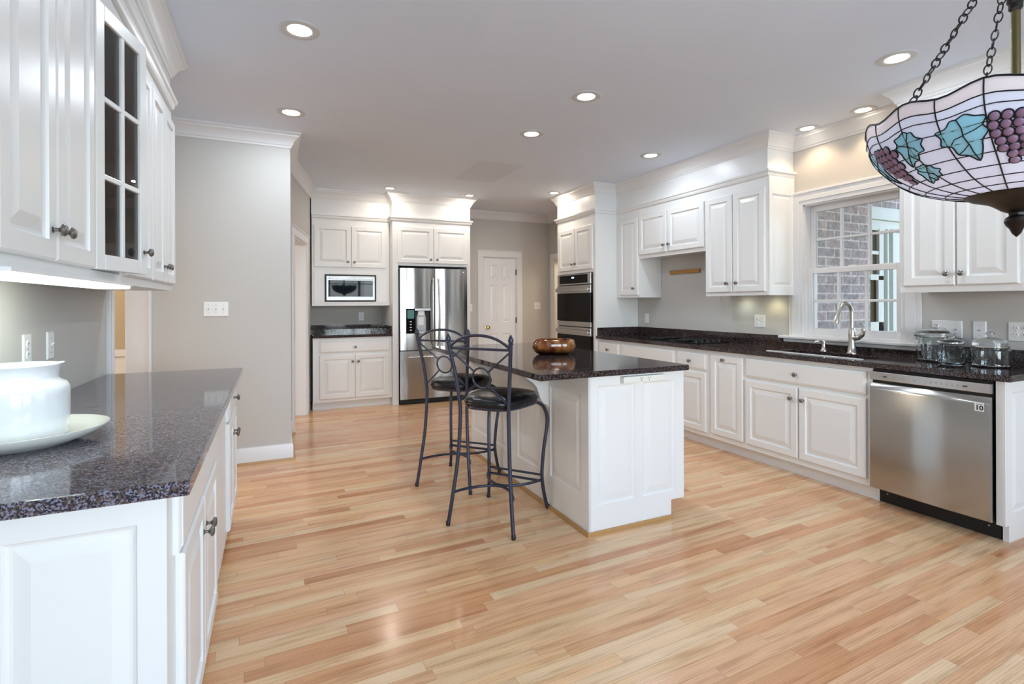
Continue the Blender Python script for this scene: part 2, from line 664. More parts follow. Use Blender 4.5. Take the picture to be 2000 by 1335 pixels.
# back wall with the panelled door, right wall with the sink window and a side doorway
DX0, DX1, DH = 2.955, 3.535, 2.02
wall('wall_back', (0.426, DX0, YB, YB + 0.14, 0, CE), (DX1, XR, YB, YB + 0.14, 0, CE), (DX0, DX1, YB, YB + 0.14, DH, CE))
WY0, WY1, WZ0, WZ1 = 2.184, 2.951, 1.0, 2.131
OY0, OY1 = 6.35, 7.26
BY0, BY1, BZ0, BZ1 = -1.85, 0.55, 0.55, 2.35
wall('wall_right', (XR, XR + 0.16, YF - 0.15, BY0, 0, CE), (XR, XR + 0.16, BY1, WY0, 0, CE), (XR, XR + 0.16, BY0, BY1, 0, BZ0), (XR, XR + 0.16, BY0, BY1, BZ1, CE),
     (XR, XR + 0.16, WY1, OY0, 0, CE), (XR, XR + 0.16, WY0, WY1, 0, WZ0), (XR, XR + 0.16, WY0, WY1, WZ1, CE),
     (XR, XR + 0.16, OY0, OY1, 2.0, CE), (XR, XR + 0.16, OY1, 7.7, 0, CE))
FW = [(-0.70, 1.10), (1.50, 3.30)]
wall('wall_front', (XL - 0.14, -0.70, YF - 0.15, YF, 0, CE), (1.10, 1.50, YF - 0.15, YF, 0, CE), (3.30, XR, YF - 0.15, YF, 0, CE),
     *[(a, b, YF - 0.15, YF, 0, 0.55) for a, b in FW], *[(a, b, YF - 0.15, YF, 2.35, CE) for a, b in FW])
# rooms beyond the openings
wall('wall_dining', (-4.6, 0.16, 6.62, 6.76, 0, CE), (-4.6, -4.46, 3.0, 6.62, 0, CE), (-4.6, XL - 0.14, 2.86, 3.0, 0, CE), m='tan')
wall('wall_hall', (5.45, 5.59, 5.6, 7.7, 0, CE), (XR + 0.16, 5.59, 5.46, 5.6, 0, CE), (XR + 0.16, 5.59, 7.56, 7.7, 0, CE), m='tan')
wall('wall_pantry', (2.6, 3.9, 8.3, 8.4, -0.05, CE))
w = MB().box(-4.45, 0.16, 6.605, 6.62, 0.0, 0.76)
w.box(-4.45, 0.16, 6.585, 6.62, 0.76, 0.83)
w.box(-4.45, 0.16, 6.59, 6.62, 0.0, 0.13)
struct(w.build('trim_2', M['trim'], bevel=0.004), 'white wainscot and chair rail of the next room')
light('daylight', 'AREA', (-4.2, 4.25, 1.45), 22, DAY, shape='RECTANGLE', size=1.8, size_y=1.8, aim=(1.6, 3.9, 0.8))  # added cool fill from the next room; no window is built there
light('dining_room_light', 'POINT', (-2.2, 5.0, 2.2), 45, (1, 0.86, 0.66), shadow_soft_size=0.3)
light('hall_light', 'POINT', (4.85, 6.7, 2.3), 22, (1, 0.84, 0.62), shadow_soft_size=0.2)

# cased opening between left wall and switch wall
w = MB()
w.box(XL - 0.001, XL + 0.02, 3.60, 3.69, 0, 2.05)
w.box(XL + 0.02, XL + 0.026, 3.62, 3.66, 0, 2.05)
w.box(XL - 0.001, XL + 0.02, 3.612, YS, 2.05, 2.16)
w.box(XL - 0.142, XL + 0.004, 3.69, 3.705, 0, 2.05)
w.box(XL - 0.142, XL + 0.004, YS - 0.02, YS - 0.001, 0, 2.05)
w.box(XL + 0.004, XL + 0.022, YS - 0.04, YS - 0.001, 0, 2.05)
struct(w.build('trim_3', M['trim'], bevel=0.003), 'white casing of the opening beside the left cabinets')

# crown mouldings
CROWN = [(0, CE - 0.118), (0.007, CE - 0.118), (0.011, CE - 0.104), (0.019, CE - 0.098), (0.024, CE - 0.082), (0.038, CE - 0.058), (0.056, CE - 0.040), (0.066, CE - 0.032), (0.068, CE - 0.022), (0.082, CE - 0.014), (0.084, CE), (0, CE)]
SMALL = [(0, 0), (0.012, 0.0), (0.018, 0.008), (0.022, 0.028), (0.032, 0.036), (0.034, 0.052), (0, 0.052)]
k = 4


def crown(path, side, n):
    return struct(MB().sweep(path, CROWN, side).build('trim_%d' % n, M['trim'], smooth=30), 'white crown moulding at the ceiling')


crown([(XL, 3.61), (XL, YS), (0.14, YS), (0.14, 5.45), tuple(A1 + ad * 0.02)], 1, 4)
crown([(2.45, YB), (XR, YB), (XR, 6.055)], 1, 5)
crown([(XR, 3.035), (XR, 2.035)], 1, 6)
crown([(XR, 1.38), (XR, YF), (XL, YF), (XL, 1.40)], 1, 7)

# baseboards
BASE = [(0, 0), (0.016, 0), (0.016, 0.118), (0.010, 0.134), (0, 0.136)]
SHOE = [(0.016, 0), (0.034, 0), (0.032, 0.012), (0.022, 0.020), (0.016, 0.020)]


def base(name, path, side=1):
    o = struct(MB().sweep(path, BASE, side).build(name, M['trim'], smooth=30), 'white baseboard')
    MB().sweep(path, SHOE, side).build('shoe_moulding', M['shoe'], o, smooth=30)
    return o


base('baseboard_switch', [(-0.83, YS), (0.14, YS), (0.14, 5.45), tuple(A0 + ad * (S0 - 0.09))])
base('baseboard_back', [(2.46, YB), (DX0 - 0.10, YB)])
base('baseboard_corner', [(DX1 + 0.10, YB), (XR, YB), (XR, OY1 + 0.09)])
base('baseboard_front', [(XR, 1.37), (XR, YF), (XL, YF), (XL, 1.38)])

# back door: six raised panels, casing, knob, hinges
w = MB()
for x0, x1 in ((DX0 - 0.09, DX0), (DX1, DX1 + 0.09)):
    w.box(x0, x1, YB - 0.018, YB + 0.001, 0, DH)
w.box(DX0 - 0.09, DX1 + 0.09, YB - 0.018, YB + 0.001, DH, DH + 0.09)
w.box(DX0 - 0.10, DX1 + 0.10, YB - 0.026, YB + 0.001, DH + 0.09, DH + 0.105)
w.box(DX0, DX0 + 0.014, YB, YB + 0.14, 0, DH)
w.box(DX1 - 0.014, DX1, YB, YB + 0.14, 0, DH)
w.box(DX0, DX1, YB, YB + 0.14, DH - 0.014, DH)
struct(w.build('trim_8', M['trim'], bevel=0.004), 'white casing of the six panel door')


def frame_panels(mb, w, h, cols, t, x0=0.0, z0=0.0, depth=0.008, slope=0.028):
    """slab face with sunk raised panels; cols = list of (xa, xb, za, zb) arranged in a grid"""
    xs = sorted({0.0, w} | {c[0] for c in cols} | {c[1] for c in cols})
    zs = sorted({0.0, h} | {c[2] for c in cols} | {c[3] for c in cols})
    for xa, xb in zip(xs, xs[1:]):
        for za, zb in zip(zs, zs[1:]):
            hit = [c for c in cols if c[0] <= xa + 1e-6 and c[1] >= xb - 1e-6 and c[2] <= za + 1e-6 and c[3] >= zb - 1e-6]
            if hit:
                continue
            b = mb.add([(x0 + xa, -t, z0 + za), (x0 + xb, -t, z0 + za), (x0 + xb, -t, z0 + zb), (x0 + xa, -t, z0 + zb)])
            mb.face([b, b + 1, b + 2, b + 3])
    for xa, xb, za, zb in cols:
        mb.rings(x0 + xa, z0 + za, xb - xa, zb - za, [(0, -t), (0.004, -t + 0.005), (0.010, -t + depth), (0.016, -t + depth), (0.016 + slope, -t + 0.0015)], back=False)
    b = mb.add([(x0, -t, z0), (x0 + w, -t, z0), (x0 + w, -t, z0 + h), (x0, -t, z0 + h), (x0, 0, z0), (x0 + w, 0, z0), (x0 + w, 0, z0 + h), (x0, 0, z0 + h)])
    for q in ((0, 1, 5, 4), (1, 2, 6, 5), (2, 3, 7, 6), (3, 0, 4, 7), (4, 5, 6, 7)):
        mb.face([b + i for i in q])
    return mb


dw = DX1 - DX0 - 0.034
dm = MB()
ca, cb2 = (0.10, dw / 2 - 0.045), (dw / 2 + 0.045, dw - 0.10)
rows_ = [(0.22, 0.82), (1.00, 1.58), (1.68, 1.89)]
frame_panels(dm, dw, DH - 0.024, [(a, b, z0, z1) for a, b in (ca, cb2) for z0, z1 in rows_], 0.035, depth=0.010, slope=0.03)
door1 = struct(dm.build('door_1', M['door'], None, (DX0 + 0.017, YB + 0.045, 0.006)), 'white six panel door')
kn = MB().lathe([(0.030, 0), (0.030, 0.006), (0.012, 0.010), (0.011, 0.030), (0.024, 0.040), (0.029, 0.052), (0.024, 0.064), (0.010, 0.069)], axis='-y', n=20)
kn.build('door_knob', M['goldbrass'], door1, (0.055, -0.035, 0.918), smooth=True)
for z in (0.22, 0.98, 1.74):
    MB().box(dw - 0.004, dw + 0.012, -0.046, -0.036, z, z + 0.09).build('hinge', M['slot'], door1)
struct(MB().box(2.6, 3.9, YB + 0.15, 8.3, -0.05, -0.001).build('floor_pantry', M['floor']))
# side doorway casing beyond the ovens
w = MB()
w.box(XR - 0.018, XR + 0.001, OY1, OY1 + 0.09, 0, 2.0)
w.box(XR - 0.018, XR + 0.001, OY0 - 0.09, OY0, 0, 2.0)
w.box(XR - 0.018, XR + 0.001, OY0 - 0.09, OY1 + 0.09, 2.0, 2.09)
w.box(XR, XR + 0.17, OY1 - 0.015, OY1, 0, 2.0)
w.box(XR, XR + 0.17, OY0, OY0 + 0.015, 0, 2.0)
w.box(XR, XR + 0.17, OY0, OY1, 1.985, 2.0)
struct(w.build('trim_9', M['trim'], bevel=0.004), 'white casing of the side doorway past the ovens')

# ------------------------------------------------------------------ sink window (window_1)
w = MB()
for y0, y1 in ((2.06, 2.19), (2.945, 3.075)):
    w.box(XR - 0.016, XR + 0.001, y0, y1, 1.0, 2.235)
    inn = 0.03
    w.box(XR - 0.024, XR - 0.016, y0 + inn, y1 - inn, 1.0, 2.2)
w.box(XR - 0.016, XR + 0.001, 2.19, 2.945, 2.125, 2.235)
w.box(XR - 0.026, XR + 0.001, 2.05, 3.085, 2.225, 2.245)
w.box(XR - 0.022, XR - 0.016, 2.06, 3.075, 2.16, 2.20)
win1 = struct(w.build('window_1', M['trim'], bevel=0.004), 'white double hung window over the sink')
w = MB()
w.box(XR - 0.065, XR + 0.06, 2.045, 3.15, 0.985, 1.008)
w.box(XR - 0.03, XR + 0.001, 2.06, 3.12, 0.955, 0.985)
w.build('window_sill', M['trim'], win1, bevel=0.006)
w = MB()
w.box(XR, XR + 0.16, 2.185, 2.20, 1.0, 2.13)
w.box(XR, XR + 0.16, 2.935, 2.95, 1.0, 2.13)
w.box(XR, XR + 0.16, 2.19, 2.945, 2.115, 2.13)
w.box(XR + 0.02, XR + 0.035, 2.2, 2.935, 1.01, 1.03)
w.build('window_frame', M['trim'], win1)


def sash(name, x, y0, y1, z0, z1, rb, rt_, st=0.043):
    b = MB()
    t = 0.03
    b.box(x, x + t, y0, y0 + st, z0, z1).box(x, x + t, y1 - st, y1, z0, z1)
    b.box(x, x + t, y0 + st, y1 - st, z0, z0 + rb).box(x, x + t, y0 + st, y1 - st, z1 - rt_, z1)
    gw = (y1 - y0 - 2 * st)
    for i in (1, 2):
        yy = y0 + st + gw * i / 3
        b.box(x + 0.002, x + t - 0.002, yy - 0.010, yy + 0.010, z0 + rb, z1 - rt_)
    zz = (z0 + rb + z1 - rt_) / 2
    b.box(x + 0.003, x + t - 0.003, y0 + st, y1 - st, zz - 0.010, zz + 0.010)
    o = b.build(name, M['trim'], win1, bevel=0.003)
    MB().box(x + 0.013, x + 0.017, y0 + st, y1 - st, z0 + rb, z1 - rt_).build('pane', M['pane'], o)
    return o


sash('lower_sash', XR + 0.035, 2.201, 2.934, 1.03, 1.580, 0.05, 0.04)
up_s = sash('upper_sash', XR + 0.075, 2.201, 2.934, 1.555, 2.115, 0.035, 0.05)
MB().box(XR + 0.045, XR + 0.06, 2.54, 2.60, 1.58, 1.594).build('sash_lock', M['trim'], win1, bevel=0.003)

# ------------------------------------------------------------------ the brick wing outside
struct(MB().box(4.6, 5.10, 2.98, 3.25, -0.6, 4.5).box(4.29, 4.6, 2.98, 3.25, -0.6, 4.5).box(5.10, 6.2, 2.98, 3.25, 2.20, 4.5).box(5.10, 6.2, 2.98, 3.25, -0.6, 0.95).box(5.98, 6.9, 2.98, 3.25, -0.6, 4.5).build('wall_exterior', M['brick']), 'brick wall of the wing outside the sink window')
b = MB()
b.box(5.10, 5.98, 2.965, 3.10, 2.08, 2.20).box(5.10, 5.98, 2.985, 3.12, 1.98, 2.08)
b.box(5.80, 5.98, 3.0, 3.12, 0.95, 2.1).box(5.10, 5.98, 2.96, 3.12, 0.92, 1.02)
w2_ = struct(b.build('window_2', M['mint'], bevel=0.004), 'pale window of the brick wing')
b = MB().box(5.10, 5.31, 2.985, 3.01, 1.75, 1.785).box(5.10, 5.31, 2.975, 3.0, 1.505, 1.56).box(5.10, 5.31, 2.975, 3.0, 1.00, 1.11)
b.box(5.25, 5.32, 2.98, 3.01, 1.50, 2.0).box(5.225, 5.31, 2.975, 3.0, 1.02, 1.55)
b.box(5.32, 5.80, 3.0, 3.05, 0.95, 2.0).box(5.36, 5.385, 2.97, 3.0, 0.95, 2.0).box(5.43, 5.48, 2.96, 3.0, 0.95, 2.0)
b.build('sash', M['mint'], w2_, bevel=0.003)
MB().box(5.10, 5.33, 3.012, 3.02, 1.02, 2.0).build('pane', mat('dim_pane', (0.09, 0.075, 0.05), 0.08), w2_)
struct(MB().box(4.3, 12, -8, 3.2, -0.7, -0.6).box(-8, 12, -14, -2.9, -0.7, -0.6).build('ground', M['lawn']), 'lawn outside')


def plain_window(n, label, axis, p, a0, a1, z0, z1, cols):
    """large windows behind the camera that let the daylight in"""
    def bx(b, u0, u1, d0, d1, za, zb):
        if axis == 'y':
            b.box(u0, u1, p + d0, p + d1, za, zb)
        else:
            b.box(p - d1, p - d0, u0, u1, za, zb)
    b = MB()
    for u in (a0, a1 - 0.05):
        bx(b, u, u + 0.05, -0.12, 0.02, z0, z1)
    bx(b, a0, a1, -0.12, 0.02, z0, z0 + 0.05)
    bx(b, a0, a1, -0.12, 0.02, z1 - 0.05, z1)
    for i in range(1, cols):
        u = a0 + (a1 - a0) * i / cols
        bx(b, u - (0.035 if i % 2 == 0 else 0.012), u + (0.035 if i % 2 == 0 else 0.012), -0.07, -0.04, z0, z1)
    zz = (z0 + z1) / 2
    bx(b, a0, a1, -0.075, -0.035, zz - 0.02, zz + 0.02)
    for q in (0.25, 0.75):
        bx(b, a0, a1, -0.065, -0.045, z0 + (z1 - z0) * q - 0.012, z0 + (z1 - z0) * q + 0.012)
    o = struct(b.build('window_%d' % n, M['trim']), label)
    g = MB()
    bx(g, a0 + 0.05, a1 - 0.05, -0.057, -0.053, z0 + 0.05, z1 - 0.05)
    g.build('pane', M['pane'], o)


plain_window(3, 'white window behind the viewer, on the right', 'y', YF, 1.50, 3.30, 0.55, 2.35, 4)
plain_window(4, 'white window behind the viewer, on the left', 'y', YF, -0.70, 1.10, 0.55, 2.35, 4)
plain_window(5, 'wide white window at the breakfast side', 'x', XR, BY0, BY1, BZ0, BZ1, 4)

# ------------------------------------------------------------------ cabinets
ROT_R, ROT_L = -PI / 2, PI / 2          # fronts facing -x / +x
RAISED = [(0, 0), (0, -0.013), (0.002, -0.016), (0.007, -0.020), (0.052, -0.020), (0.055, -0.013), (0.060, -0.0085), (0.068, -0.0085), (0.072, -0.0105), (0.099, -0.0180), (0.101, -0.0185)]
SLIM = [(0, 0), (0, -0.013), (0.002, -0.016), (0.007, -0.020), (0.040, -0.020), (0.043, -0.013), (0.048, -0.0085), (0.054, -0.0085), (0.058, -0.0105), (0.076, -0.0180), (0.078, -0.0185)]
SLAB = [(0, 0), (0, -0.010), (0.003, -0.013), (0.012, -0.017), (0.015, -0.020), (0.02, -0.020)]
KNOB = [(0.0085, 0.0), (0.0085, 0.0015), (0.0050, 0.004), (0.0048, 0.013), (0.0085, 0.017), (0.0155, 0.021), (0.0165, 0.025), (0.013, 0.0295), (0.006, 0.0315)]
_knob = MB().lathe(KNOB, axis='-y', n=18).build('knob', M['pewter'], smooth=True)
KNOB_ME = _knob.data
bpy.data.objects.remove(_knob)


def knob(parent, x, z, y=-0.020):
    o = bpy.data.objects.new('knob', KNOB_ME)
    COL.objects.link(o)
    o.parent = parent
    o.location = (x, y, z)
    return o


def front(root, kind, x, z, w, h, kn=None, open_=0.0, lab=None):
    """one door or drawer front of a cabinet; kn = (x, z) of its knob within the front"""
    prof = SLAB if kind == 'drawer' else (RAISED if min(w, h) > 0.24 else SLIM)
    o = MB().rings(0, 0, w, h, prof).build('drawer' if kind == 'drawer' else 'door', M['cab'], root, (x, 0, z), open_)
    if kn:
        knob(o, kn[0], kn[1])
    return o


def carcass(root, w, d, z0, z1, toe=0.0, toe_in=0.075):
    b = MB().box(0.0005, w - 0.0005, 0, d, z0 + toe, z1)
    o = b.build('cabinet_body', M['cab'], root)
    if toe:
        MB().box(0.0005, w - 0.0005, toe_in, toe_in + 0.018, z0, z0 + toe).build('toe_kick', M['cab'], root)
    return o


BASES = 'white base cabinets along the window wall'
UPPERS = 'white wall cabinets along the window wall'
FX = 3.53


def base_r(y_left, y_right, label, hollow=False):
    t = thing('base_cabinet', label, 'cabinet', (FX, y_left, 0), ROT_R, BASES)
    w, d = y_left - y_right, XR - FX - 0.004
    if hollow:                      # open box, so that the sink bowl hangs free inside
        b = MB().box(0.0005, w - 0.0005, 0, 0.02, 0.10, 0.875).box(0.0005, 0.018, 0.02, d, 0.10, 0.875).box(w - 0.018, w - 0.0005, 0.02, d, 0.10, 0.875)
        b.box(0.018, w - 0.018, 0.02, d, 0.10, 0.118).box(0.018, w - 0.018, d - 0.01, d, 0.118, 0.875)
        b.build('cabinet_body', M['cab'], t)
        MB().box(0.0005, w - 0.0005, 0.07, 0.088, 0, 0.10).build('toe_kick', M['cab'], t)
    else:
        carcass(t, w, d, 0, 0.875, 0.10, 0.07)
    return t


def fr(t, y_left, kind, ya, yb, z0, z1, knob_y=None, knob_z=None):
    return front(t, kind, y_left - ya, z0, ya - yb, z1 - z0, None if knob_y is None else (ya - knob_y, knob_z - z0))


t = base_r(5.145, 4.71, 'white base cabinet in the corner against the oven tower, with a narrow drawer')
fr(t, 5.145, 'drawer', 5.108, 4.739, 0.692, 0.838, 4.925, 0.762)
fr(t, 5.145, 'door', 5.108, 4.739, 0.138, 0.668, 4.78, 0.60)
t = base_r(4.71, 3.836, 'white base cabinet under the black cooktop with a wide plain front panel')
part_label(fr(t, 4.71, 'drawer', 4.683, 3.86, 0.692, 0.838), 'plain white false front with no knob')
fr(t, 4.71, 'door', 4.683, 4.276, 0.138, 0.668, 4.31, 0.60)
fr(t, 4.71, 'door', 4.268, 3.86, 0.138, 0.668, 4.23, 0.60)
t = base_r(3.836, 3.427, 'white base cabinet with one drawer over one door, left of the narrow pull-out')
fr(t, 3.836, 'drawer', 3.812, 3.455, 0.692, 0.838, 3.64, 0.762)
fr(t, 3.836, 'door', 3.812, 3.455, 0.135, 0.668)
t = base_r(3.427, 3.042, 'narrow white base cabinet with one tall door and a knob at its top')
fr(t, 3.427, 'door', 3.398, 3.055, 0.145, 0.840, 3.248, 0.805)
t = base_r(3.042, 2.047, 'wide white sink base cabinet with one long drawer front over two doors', True)
fr(t, 3.042, 'drawer', 3.030, 2.082, 0.692, 0.843, 2.575, 0.764)
fr(t, 3.042, 'door', 3.030, 2.566, 0.143, 0.667, 2.612, 0.585)
fr(t, 3.042, 'door', 2.556, 2.082, 0.143, 0.667, 2.518, 0.583)

# end panel beside the dishwasher
t = thing('end_panel', 'white panelled end panel closing the counter run beside the dishwasher', 'panel', (3.53, 1.42, 0))
b = MB()
b.box(0, XR - 3.532, -0.026, 0, 0.10, 0.875).box(0.07, XR - 3.532, -0.026, 0, 0, 0.10)
frame_panels(b, XR - 3.532, 0.775, [(0.075, 0.53, 0.06, 0.71)], 0.012, 0.0, 0.10)
for i in range(16, len(b.v)):             # the panelled face sits in front of the slab
    b.v[i] = (b.v[i][0], b.v[i][1] - 0.0262, b.v[i][2])
b.build('panel', M['cab'], t)


def slab_hole(x0, x1, y0, y1, z0, z1, hole):
    hx0, hx1, hy0, hy1 = hole
    b = MB()
    ids = []
    for z in (z0, z1):
        o = b.add([(x0, y0, z), (x1, y0, z), (x1, y1, z), (x0, y1, z)])
        i = b.add([(hx0, hy0, z), (hx1, hy0, z), (hx1, hy1, z), (hx0, hy1, z)])
        ids.append((o, i))
        for q in range(4):
            r = (q + 1) % 4
            b.face([o + q, o + r, i + r, i + q])
    (o0, i0), (o1, i1) = ids
    for q in range(4):
        r = (q + 1) % 4
        b.face([o0 + q, o0 + r, o1 + r, o1 + q])
        b.face([i0 + q, i0 + r, i1 + r, i1 + q])
    return b


CT = 0.910
HX0, HX1, HY0, HY1 = 3.625, 3.93, 2.17, 2.89
t = thing('countertop', 'long dark brown granite countertop running under the sink window', 'countertop', (3.49, 1.34, 0.876))
b = slab_hole(0, 4.114 - 3.49, 0, 5.146 - 1.34, 0, 0.034, (HX0 - 3.49, HX1 - 3.49, HY0 - 1.34, HY1 - 1.34))
b.build('slab', M['granite'], t, bevel=0.005)
b = MB().box(4.095 - 3.49, 4.116 - 3.49, 0, 2.055 - 1.34, 0.034, 0.129).box(4.095 - 3.49, 4.116 - 3.49, 2.055 - 1.34, 3.14 - 1.34, 0.034, 0.078).box(4.095 - 3.49, 4.116 - 3.49, 3.14 - 1.34, 5.146 - 1.34, 0.034, 0.129)
b.box(0.02, 4.095 - 3.49, 5.122 - 1.34, 5.146 - 1.34, 0.034, 0.129)
b.build('backsplash', M['granite'], t)

# ---- sink, tap, soap pump
t = thing('sink', 'stainless undermount sink set into the granite below the window', 'sink', ((HX0 + HX1) / 2, (HY0 + HY1) / 2, 0.68))
b = MB()
sx, sy = (HX1 - HX0) / 2 + 0.008, (HY1 - HY0) / 2 + 0.008
for x0, x1, y0, y1 in ((-sx, -sx + 0.004, -sy, sy), (sx - 0.004, sx, -sy, sy), (-sx, sx, -sy, -sy + 0.004), (-sx, sx, sy - 0.004, sy)):
    b.box(x0, x1, y0, y1, 0.0, 0.198)
b.box(-sx, sx, -sy, sy, 0.0, 0.004)
b.build('basin', M['steelplain'], t)
MB().box(-sx - 0.020, -sx + 0.010, -sy, sy, 0.2302, 0.2345).build('rim', mat('satin_rim', (0.85, 0.85, 0.85), 0.45, 0.3), t)
MB().lathe([(0.045, 0.004), (0.045, 0.007), (0.02, 0.008)], n=20).build('drain', M['steelplain'], t, smooth=True)

t = thing('kitchen_tap', 'brushed nickel gooseneck tap standing behind the sink', 'tap', (3.985, 2.46, CT))
MB().lathe([(0.036, 0), (0.036, 0.004), (0.030, 0.010), (0.026, 0.05), (0.022, 0.10), (0.024, 0.14), (0.022, 0.175), (0.0165, 0.195)], n=24).build('tap_body', M['nickel'], t, smooth=True)
sp_ = catmull([(0, 0, 0.19), (0, 0, 0.27), (-0.008, 0.0, 0.335), (-0.045, 0.005, 0.378), (-0.09, 0.01, 0.372), (-0.122, 0.014, 0.335), (-0.142, 0.017, 0.29)], 7)
MB().tube(sp_, 0.0135, 14).build('spout', M['nickel'], t, smooth=True)
MB().tube([(-0.130, 0.0155, 0.318), (-0.142, 0.017, 0.29), (-0.158, 0.019, 0.243), (-0.161, 0.0195, 0.232)], [0.015, 0.017, 0.023, 0.022], 16).build('spray_head', M['nickel'], t, smooth=True)
MB().tube(catmull([(0.0, -0.015, 0.115), (0.0, -0.05, 0.125), (-0.002, -0.080, 0.15), (-0.004, -0.088, 0.19), (-0.006, -0.074, 0.235)], 5), [0.020] * 6 + [0.017] * 5 + [0.014] * 5 + [0.011] * 5, 12).build('handle', M['nickel'], t, smooth=True)
t = thing('soap_dispenser', 'small nickel soap dispenser left of the sink tap', 'dispenser', (4.0, 2.69, CT))
MB().lathe([(0.026, 0), (0.026, 0.004), (0.018, 0.012), (0.014, 0.04), (0.013, 0.062), (0.019, 0.066), (0.019, 0.078), (0.012, 0.084)], n=20).build('pump_body', M['nickel'], t, smooth=True)
MB().tube([(0.0, 0, 0.075), (-0.03, 0.015, 0.079), (-0.062, 0.03, 0.074), (-0.068, 0.033, 0.066)], [0.009, 0.008, 0.007, 0.006], 10).build('nozzle', M['nickel'], t, smooth=True)

# ---- cooktop
t = thing('cooktop', 'black glass cooktop set into the far end of the dark counter', 'cooktop', (3.62, 3.66, CT))
MB().box(0, 0.42, 0, 0.88, 0, 0.007).build('glass_top', M['blackglass'], t, bevel=0.003)
for x, y, r in ((0.12, 0.30, 0.075), (0.31, 0.30, 0.09), (0.12, 0.66, 0.09), (0.31, 0.66, 0.075)):
    b = MB()
    b.tube([(x + r * math.cos(a * PI / 12), y + r * math.sin(a * PI / 12), 0.016) for a in range(24)], 0.005, 6, True)
    for a in range(4):
        b.tube([(x + r * 0.4 * math.cos(a * PI / 2), y + r * 0.4 * math.sin(a * PI / 2), 0.018), (x + r * 1.1 * math.cos(a * PI / 2), y + r * 1.1 * math.sin(a * PI / 2), 0.018)], 0.005, 6)
    b.lathe([(0.03, 0.007), (0.03, 0.014), (0.02, 0.017)], (x, y, 0), 16)
    b.build('burner', M['black'], t)
for i in range(5):
    MB().lathe([(0.020, 0.007), (0.018, 0.026), (0.014, 0.028)], (0.055 + i * 0.075, 0.075, 0), 16).build('control_knob', M['black'], t, smooth=True)

# ---- dishwasher
t = thing('dishwasher', 'stainless steel dishwasher with a badge on its door and black kick plate', 'dishwasher', (FX, 2.044, 0), ROT_R)
W = 0.618
MB().box(0.004, W - 0.004, 0.0, 0.55, 0.105, 0.868).build('cabinet_body', M['black'], t)
b = MB()
nx = 16
zs = [(0.112, 0.012), (0.116, 0.018), (0.74, 0.018), (0.755, 0.014), (0.782, -0.004)]
rows = []
for z, bul in zs:
    rows.append(b.add([(W * i / nx + (0.001 if i == 0 else (-0.002 if i == nx else 0)), -0.022 - bul - 0.010 * (1 - (2 * i / nx - 1) ** 2), z) for i in range(nx + 1)]))
for a, c in zip(rows, rows[1:]):
    for i in range(nx):
        b.face([a + i, a + i + 1, c + i + 1, c + i])
bk = b.add([(0.001, 0, 0.112), (W - 0.002, 0, 0.112), (W - 0.002, 0, 0.782), (0.001, 0, 0.782)])
b.face([bk + 3, bk + 2, bk + 1, bk])
b.face([rows[0] + i for i in range(nx + 1)] + [bk + 1, bk])
b.face([rows[-1] + nx - i for i in range(nx + 1)] + [bk + 3, bk + 2])
b.face([bk] + [rows[j] for j in range(len(zs))] + [bk + 3])
b.face([bk + 1] + [rows[j] + nx for j in range(len(zs))] + [bk + 2])
dwd = b.build('dishwasher_door', M['steel'], t, smooth=25)
cp = MB().box(0.001, W - 0.001, -0.036, 0, 0.802, 0.855).build('control_strip', M['steelplain'], t, bevel=0.003)
b = MB()
b_ = MB()
for i in range(6):
    b.box(0.115 + i * 0.026, 0.127 + i * 0.026, -0.0366, -0.036, 0.826, 0.831)
for i in range(6):
    b_.box(0.335 + i * 0.026, 0.343 + i * 0.026, -0.0366, -0.036, 0.822 + (i % 2) * 0.003, 0.833)
b.box(0.261, 0.263, -0.0366, -0.036, 0.818, 0.838)
b_.box(0.315, 0.317, -0.0366, -0.036, 0.818, 0.838)
b.build('lettering', M['grayink'], cp)
b_.build('lettering', M['grayink'], cp)
MB().box(0.080, 0.100, -0.0375, -0.036, 0.825, 0.832).build('button', M['ink'], cp)
MB().box(0.492, 0.514, -0.0375, -0.036, 0.825, 0.832).build('button', M['ink'], cp)
MB().box(0.012, 0.606, -0.010, 0.0, 0.782, 0.802).build('pocket_handle', M['black'], t)
kp = MB().box(0.0, 0.617, 0.068, 0.080, 0.004, 0.104).build('kick_plate', M['black'], t)
for x, z in ((0.045, 0.083), (0.045, 0.06), (0.565, 0.083), (0.565, 0.06), (0.605, 0.085)):
    MB().lathe([(0.0045, 0), (0.0045, 0.0015), (0.002, 0.002)], (x, 0.068, z), 10, '-y').build('screw', M['screw'], kp)
bd = MB().box(-0.021, 0.021, -0.0008, 0.0008, -0.024, 0.024).build('badge', M['badge'], dwd, (W - 0.047, -0.0445, 0.727))


def text(name, s, size, parent, loc, m, bold=0.0):
    c = bpy.data.curves.new(name, 'FONT')
    c.body = s
    c.size = size
    c.align_x = 'CENTER'
    c.align_y = 'CENTER'
    c.extrude = 0.0002
    c.offset = bold
    c.materials.append(m)
    tmp = bpy.data.objects.new(name, c)
    COL.objects.link(tmp)
    me = bpy.data.meshes.new_from_object(tmp.evaluated_get(bpy.context.evaluated_depsgraph_get()))
    bpy.data.objects.remove(tmp)
    o = bpy.data.objects.new(name, me)
    if not me.materials:
        me.materials.append(m)
    COL.objects.link(o)
    o.parent = parent
    o.location = loc
    o.rotation_euler = (PI / 2, 0, 0)
    return o


text('badge_number', '10', 0.036, bd, (0, -0.0012, -0.006), M['ink'], 0.0012)
MB().box(-0.015, 0.015, -0.0011, -0.0008, 0.012, 0.017).build('badge_line', M['grayink'], bd)

# ---- wall cabinets on the window wall
UX = 3.80


